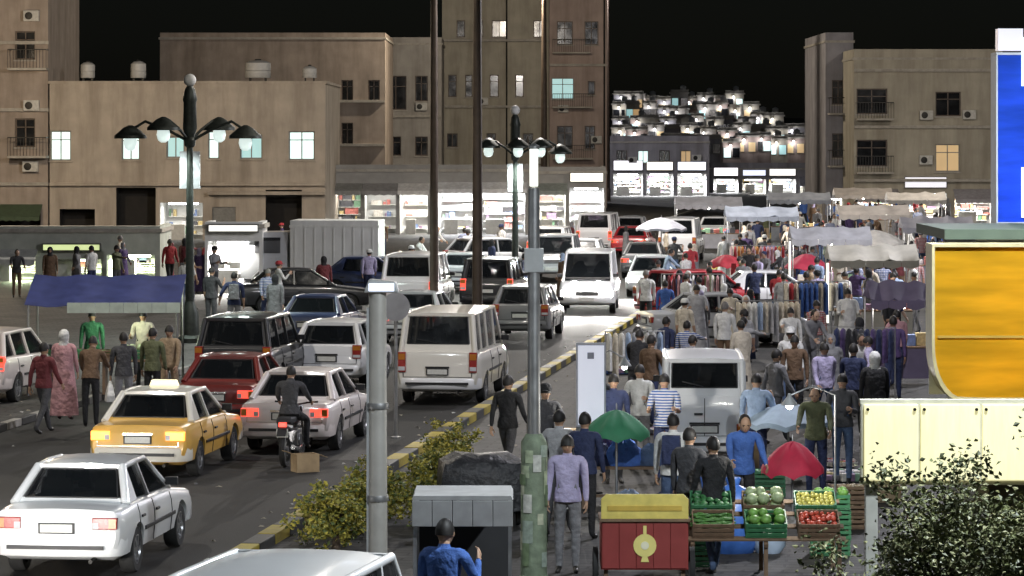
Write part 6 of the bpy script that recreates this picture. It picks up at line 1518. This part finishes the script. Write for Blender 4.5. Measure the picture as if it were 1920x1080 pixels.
who(170, 800, 5, 'reach', 'brown', 'black', 'person in brown jacket leaning to the blue canopy stall')
who(232, 792, -15, 'stand', 'charcoal', 'grey', 'person in charcoal jacket before the blue canopy stall', bag='white')
who(286, 780, 15, 'stand', 'olive', 'black', 'person in olive jacket at the right end of the canopy stall')
who(318, 770, 200, 'stroll', 'tan', 'tan', 'person in tan clothes right of the canopy stall', )
who(120, 786, 10, 'stand', 'pink', 'grey', 'person in pink top and white headscarf at the canopy stall', robe='pink', scarf='white')
who(82, 812, 30, 'walk', 'maroon', 'charcoal', 'person in maroon top walking beside the pale hatchback')
g_ = gb; person(gb.x - .4, gb.y + 1.4, 180, 'stand', 'green', 'black', 'vendor in green top behind the counter of the canopy stall'); person(gb.x + .7, gb.y + 1.45, 185, 'crossed', 'cream', 'black', 'vendor in cream top behind the counter of the canopy stall')
# goods spread on cloths on the pavement
def ground_cloth(px, py, col, goods, label, w=1.3, d=.9, rz=0.0):
    g_ = G(px, py, PAVE); t = thing('ground_cloth', label, 'goods', (g_.x, g_.y, PAVE), rz, 'goods spread on the pavement'); rnd = random.Random(int(px) + 5)
    q = MB(); n = 10; rings = []
    for i in range(n + 1): rings.append([(-w / 2 + w * i / n, -d / 2 + d * j / 6 + rnd.uniform(-.02, .02), .012 + rnd.uniform(0, .015)) for j in range(7)])
    q.loft(rings, False, False).build('cloth', CLOTH[col], t, 60)
    gm = {}
    for i in range(8):
        for j in range(4):
            x, y = -w / 2 + w * (i + .5) / 8, -d / 2 + d * (j + .5) / 4; a = rnd.uniform(-.5, .5); gi = rnd.randrange(8); m_ = gm.setdefault(gi, MB()); b_ = MB()
            if goods == 'shoes':
                for sx in (-.05, .05): b_.loft([[(sx + xx * .035, yy, zz) for xx, zz in ((-1, .03), (1, .03), (1, hh), (-1, hh))] for yy, hh in ((-.12, .10), (-.03, .09), (.06, .06), (.12, .045))])
            elif goods == 'pots': b_.lathe([(.05, .03), (.08, .06), (.075, .14), (.05, .16), (.06, .18)], (0, 0, 0), 10)
            else: b_.box((0, 0, .03 + .05), (.14, .16, .10 * rnd.uniform(.6, 1.6)))
            b_.xform(Matrix.Translation((x, y, 0)) @ Matrix.Rotation(a, 4, 'Z')); m_.add(b_.v, b_.f)
    for gi, m_ in gm.items(): o = m_.build(goods, GOODS[gi], t, None, .006); o['kind'] = 'stuff'
    for u in (-.4, 0, .4): OCC.append((g_.x + u * w, g_.y, .4))
ground_cloth(1190, 812, 'maroon', 'shoes', 'rows of shoes on a maroon cloth behind the green parasol')
ground_cloth(1440, 790, 'navy', 'pots', 'pots on a navy cloth right of the small van', rz=.2)
ground_cloth(1530, 872, 'cream', 'shoes', 'rows of shoes on a cream cloth behind the red parasol', rz=-.1)
ground_cloth(1600, 900, 'grey', 'boxes', 'small boxes on a grey cloth left of the cream sign', w=1.0)
ground_cloth(1140, 700, 'blue', 'boxes', 'small boxes on a blue cloth right of the kerb', w=1.4)
ground_cloth(1110, 850, 'olive', 'boxes', 'small boxes on an olive cloth left of the clothes table', w=.8)
# covered cart and cartons behind the booth
def covered_cart(px, py, label):
    g_ = G(px, py, PAVE); t = thing('covered_cart', label, 'cart', g_, R(8)); rnd = random.Random(3); rings = []; n = 20
    for i, (a, z) in enumerate([(1.05, .22), (1.03, .45), (1.0, .75), (.93, .92), (.6, 1.0), (.1, 1.03)]):
        rings.append([(a * .62 * max(-1, min(1, 1.35 * math.cos(2 * math.pi * j / n))) * (1 + .03 * rnd.uniform(-1, 1)), a * .48 * max(-1, min(1, 1.35 * math.sin(2 * math.pi * j / n))) * (1 + .04 * rnd.uniform(-1, 1)), z + (.05 * rnd.uniform(-1, 1) if i in (0, 4) else 0)) for j in range(n)])
    MB().loft(rings).build('tarpaulin', pm('tarp_black', (.025, .025, .028), .5, var=.3, scale=5, bump=.8, bscale=9, bdist=.05), t, 50)
    for sx in (-1, 1):
        wv = MB().loft([[(sx * .5 + dx, r * math.cos(2 * math.pi * j / 16), .2 + r * math.sin(2 * math.pi * j / 16)) for j in range(16)] for dx, r in ((-.03, .15), (-.03, .2), (.03, .2), (.03, .15))], True, False).build('wheel', rubber, t, 40)
    MB().tube([(-.4, -.4, .0), (-.4, -.4, .3)], .02, 6).build('leg', iron, t); MB().tube([(.4, -.4, .0), (.4, -.4, .3)], .02, 6).build('leg', iron, t)
    OCC.append((g_.x, g_.y, .8))
covered_cart(905, 985, 'cart covered with a black tarpaulin behind the booth')
crt = pm('carton_brown', (.34, .25, .15), .8, var=.15, scale=9)
for i, (px, py, n_, nm) in enumerate([(1052, 915, 3, 'left of the sign board'), (1395, 880, 2, 'right of the small van'), (850, 1010, 2, 'left of the covered cart'), (1660, 940, 3, 'under the cream sign')]):
    g_ = G(px, py, PAVE); OCC.append((g_.x, g_.y, .35)); z_ = PAVE + .002
    for j in range(n_):
        w_, d_, h_ = random.uniform(.36, .46), random.uniform(.3, .36), random.uniform(.24, .34)
        pos = 'topmost' if j == n_ - 1 else ('lowest' if j == 0 else 'middle')
        b_ = thing('carton', '%s brown carton of the pile %s' % (pos, nm), 'box', (g_.x + random.uniform(-.04, .04), g_.y, z_), random.uniform(-.3, .3), 'cartons piled on the pavement')
        MB().box2((-w_ / 2, -d_ / 2, 0), (w_ / 2, d_ / 2, h_)).build('carton_body', crt, b_, None, .006); MB().box2((-w_ / 2 - .001, -.025, h_ * .5), (w_ / 2 + .001, .025, h_ + .002)).build('tape', pm('tape', (.45, .36, .22), .35), b_)
        z_ += h_ + .004
# drivers
for kw in [('sedan', 106, 1090, 'driver of the white sedan at the bottom left', 'white', HD + R(1)), ('sedan', 258, 902, 'driver of the yellow taxi', 'tan', HD), ('sedan', 533, 852, 'driver of the pale sedan behind the motorcycle', 'charcoal', HD), ('hatch', 612, 730, 'driver of the white hatchback', 'pale blue', HD), ('minibus', 820, 762, 'driver of the cream minibus', 'cream', HD)]:
    kd, px_, py_, lb, c_, a_ = kw; cx_, cy_ = by_rear(kd, px_, py_, a_); fx = {'minibus': 1.15}.get(kd, .28); lift = {'minibus': .28, 'hatch': .06}.get(kd, 0)
    person(cx_ + fx * math.cos(a_) - .36 * math.sin(a_), cy_ + fx * math.sin(a_) + .36 * math.cos(a_), 90 - math.degrees(a_), 'drive', c_, 'black', lb, z=lift)
# a cardboard box on the road
gx = G(572, 884); bx = thing('cardboard_box', 'small open cardboard box on the road behind the motorcycle', 'box', gx, R(25))
cb = pm('cardboard', (.40, .29, .17), .8, var=.12, scale=10)
MB().box2((-.2, -.15, 0), (.2, .15, .012)).box2((-.2, -.15, .012), (-.188, .15, .3)).box2((.188, -.15, .012), (.2, .15, .3)).box2((-.188, -.15, .012), (.188, -.138, .3)).box2((-.188, .138, .012), (.188, .15, .3)).build('carton', cb, bx)
MB().slab((-.2, -.15, .3), (-.2, .15, .3), (-.36, .15, .36), (-.36, -.15, .36), .008).slab((.2, .15, .3), (.2, -.15, .3), (.35, -.15, .24), (.35, .15, .24), .008).build('flap', cb, bx)

# ------------------------------------------------------------------ the crowd
for yy_ in range(76, 102, 2): OCC.append((.0225 * yy_, yy_, 1.2))   # the lane before the dazzling minibus stays clear
AF = [0, 180, 20, 200, 90, 270, 160, 340]
crowd('behind small white van', 'people in the middle of the market', 30, (1180, 1720), (640, 800), AF, 11)
crowd('around red hatchback', 'people around the parked cars', 56, (1170, 1720), (540, 640), AF, 12)
crowd('amid the far stalls', 'people among the far stalls', 66, (1240, 1800), (455, 540), AF, 13)
crowd('in farthest crowd', 'people at the far end of the street', 46, (1230, 1800), (405, 455), AF, 14)
crowd('on left square', 'people on the left square', 34, (20, 980), (478, 560), AF, 15, left=True)
crowd('near left kerb', 'people near the left kerb', 9, (330, 760), (560, 640), AF, 16, left=True)
crowd('crossing between cars', 'people crossing between the cars', 12, (900, 1330), (470, 640), [90, 270, 60], 17, road_ok=True)
flush()
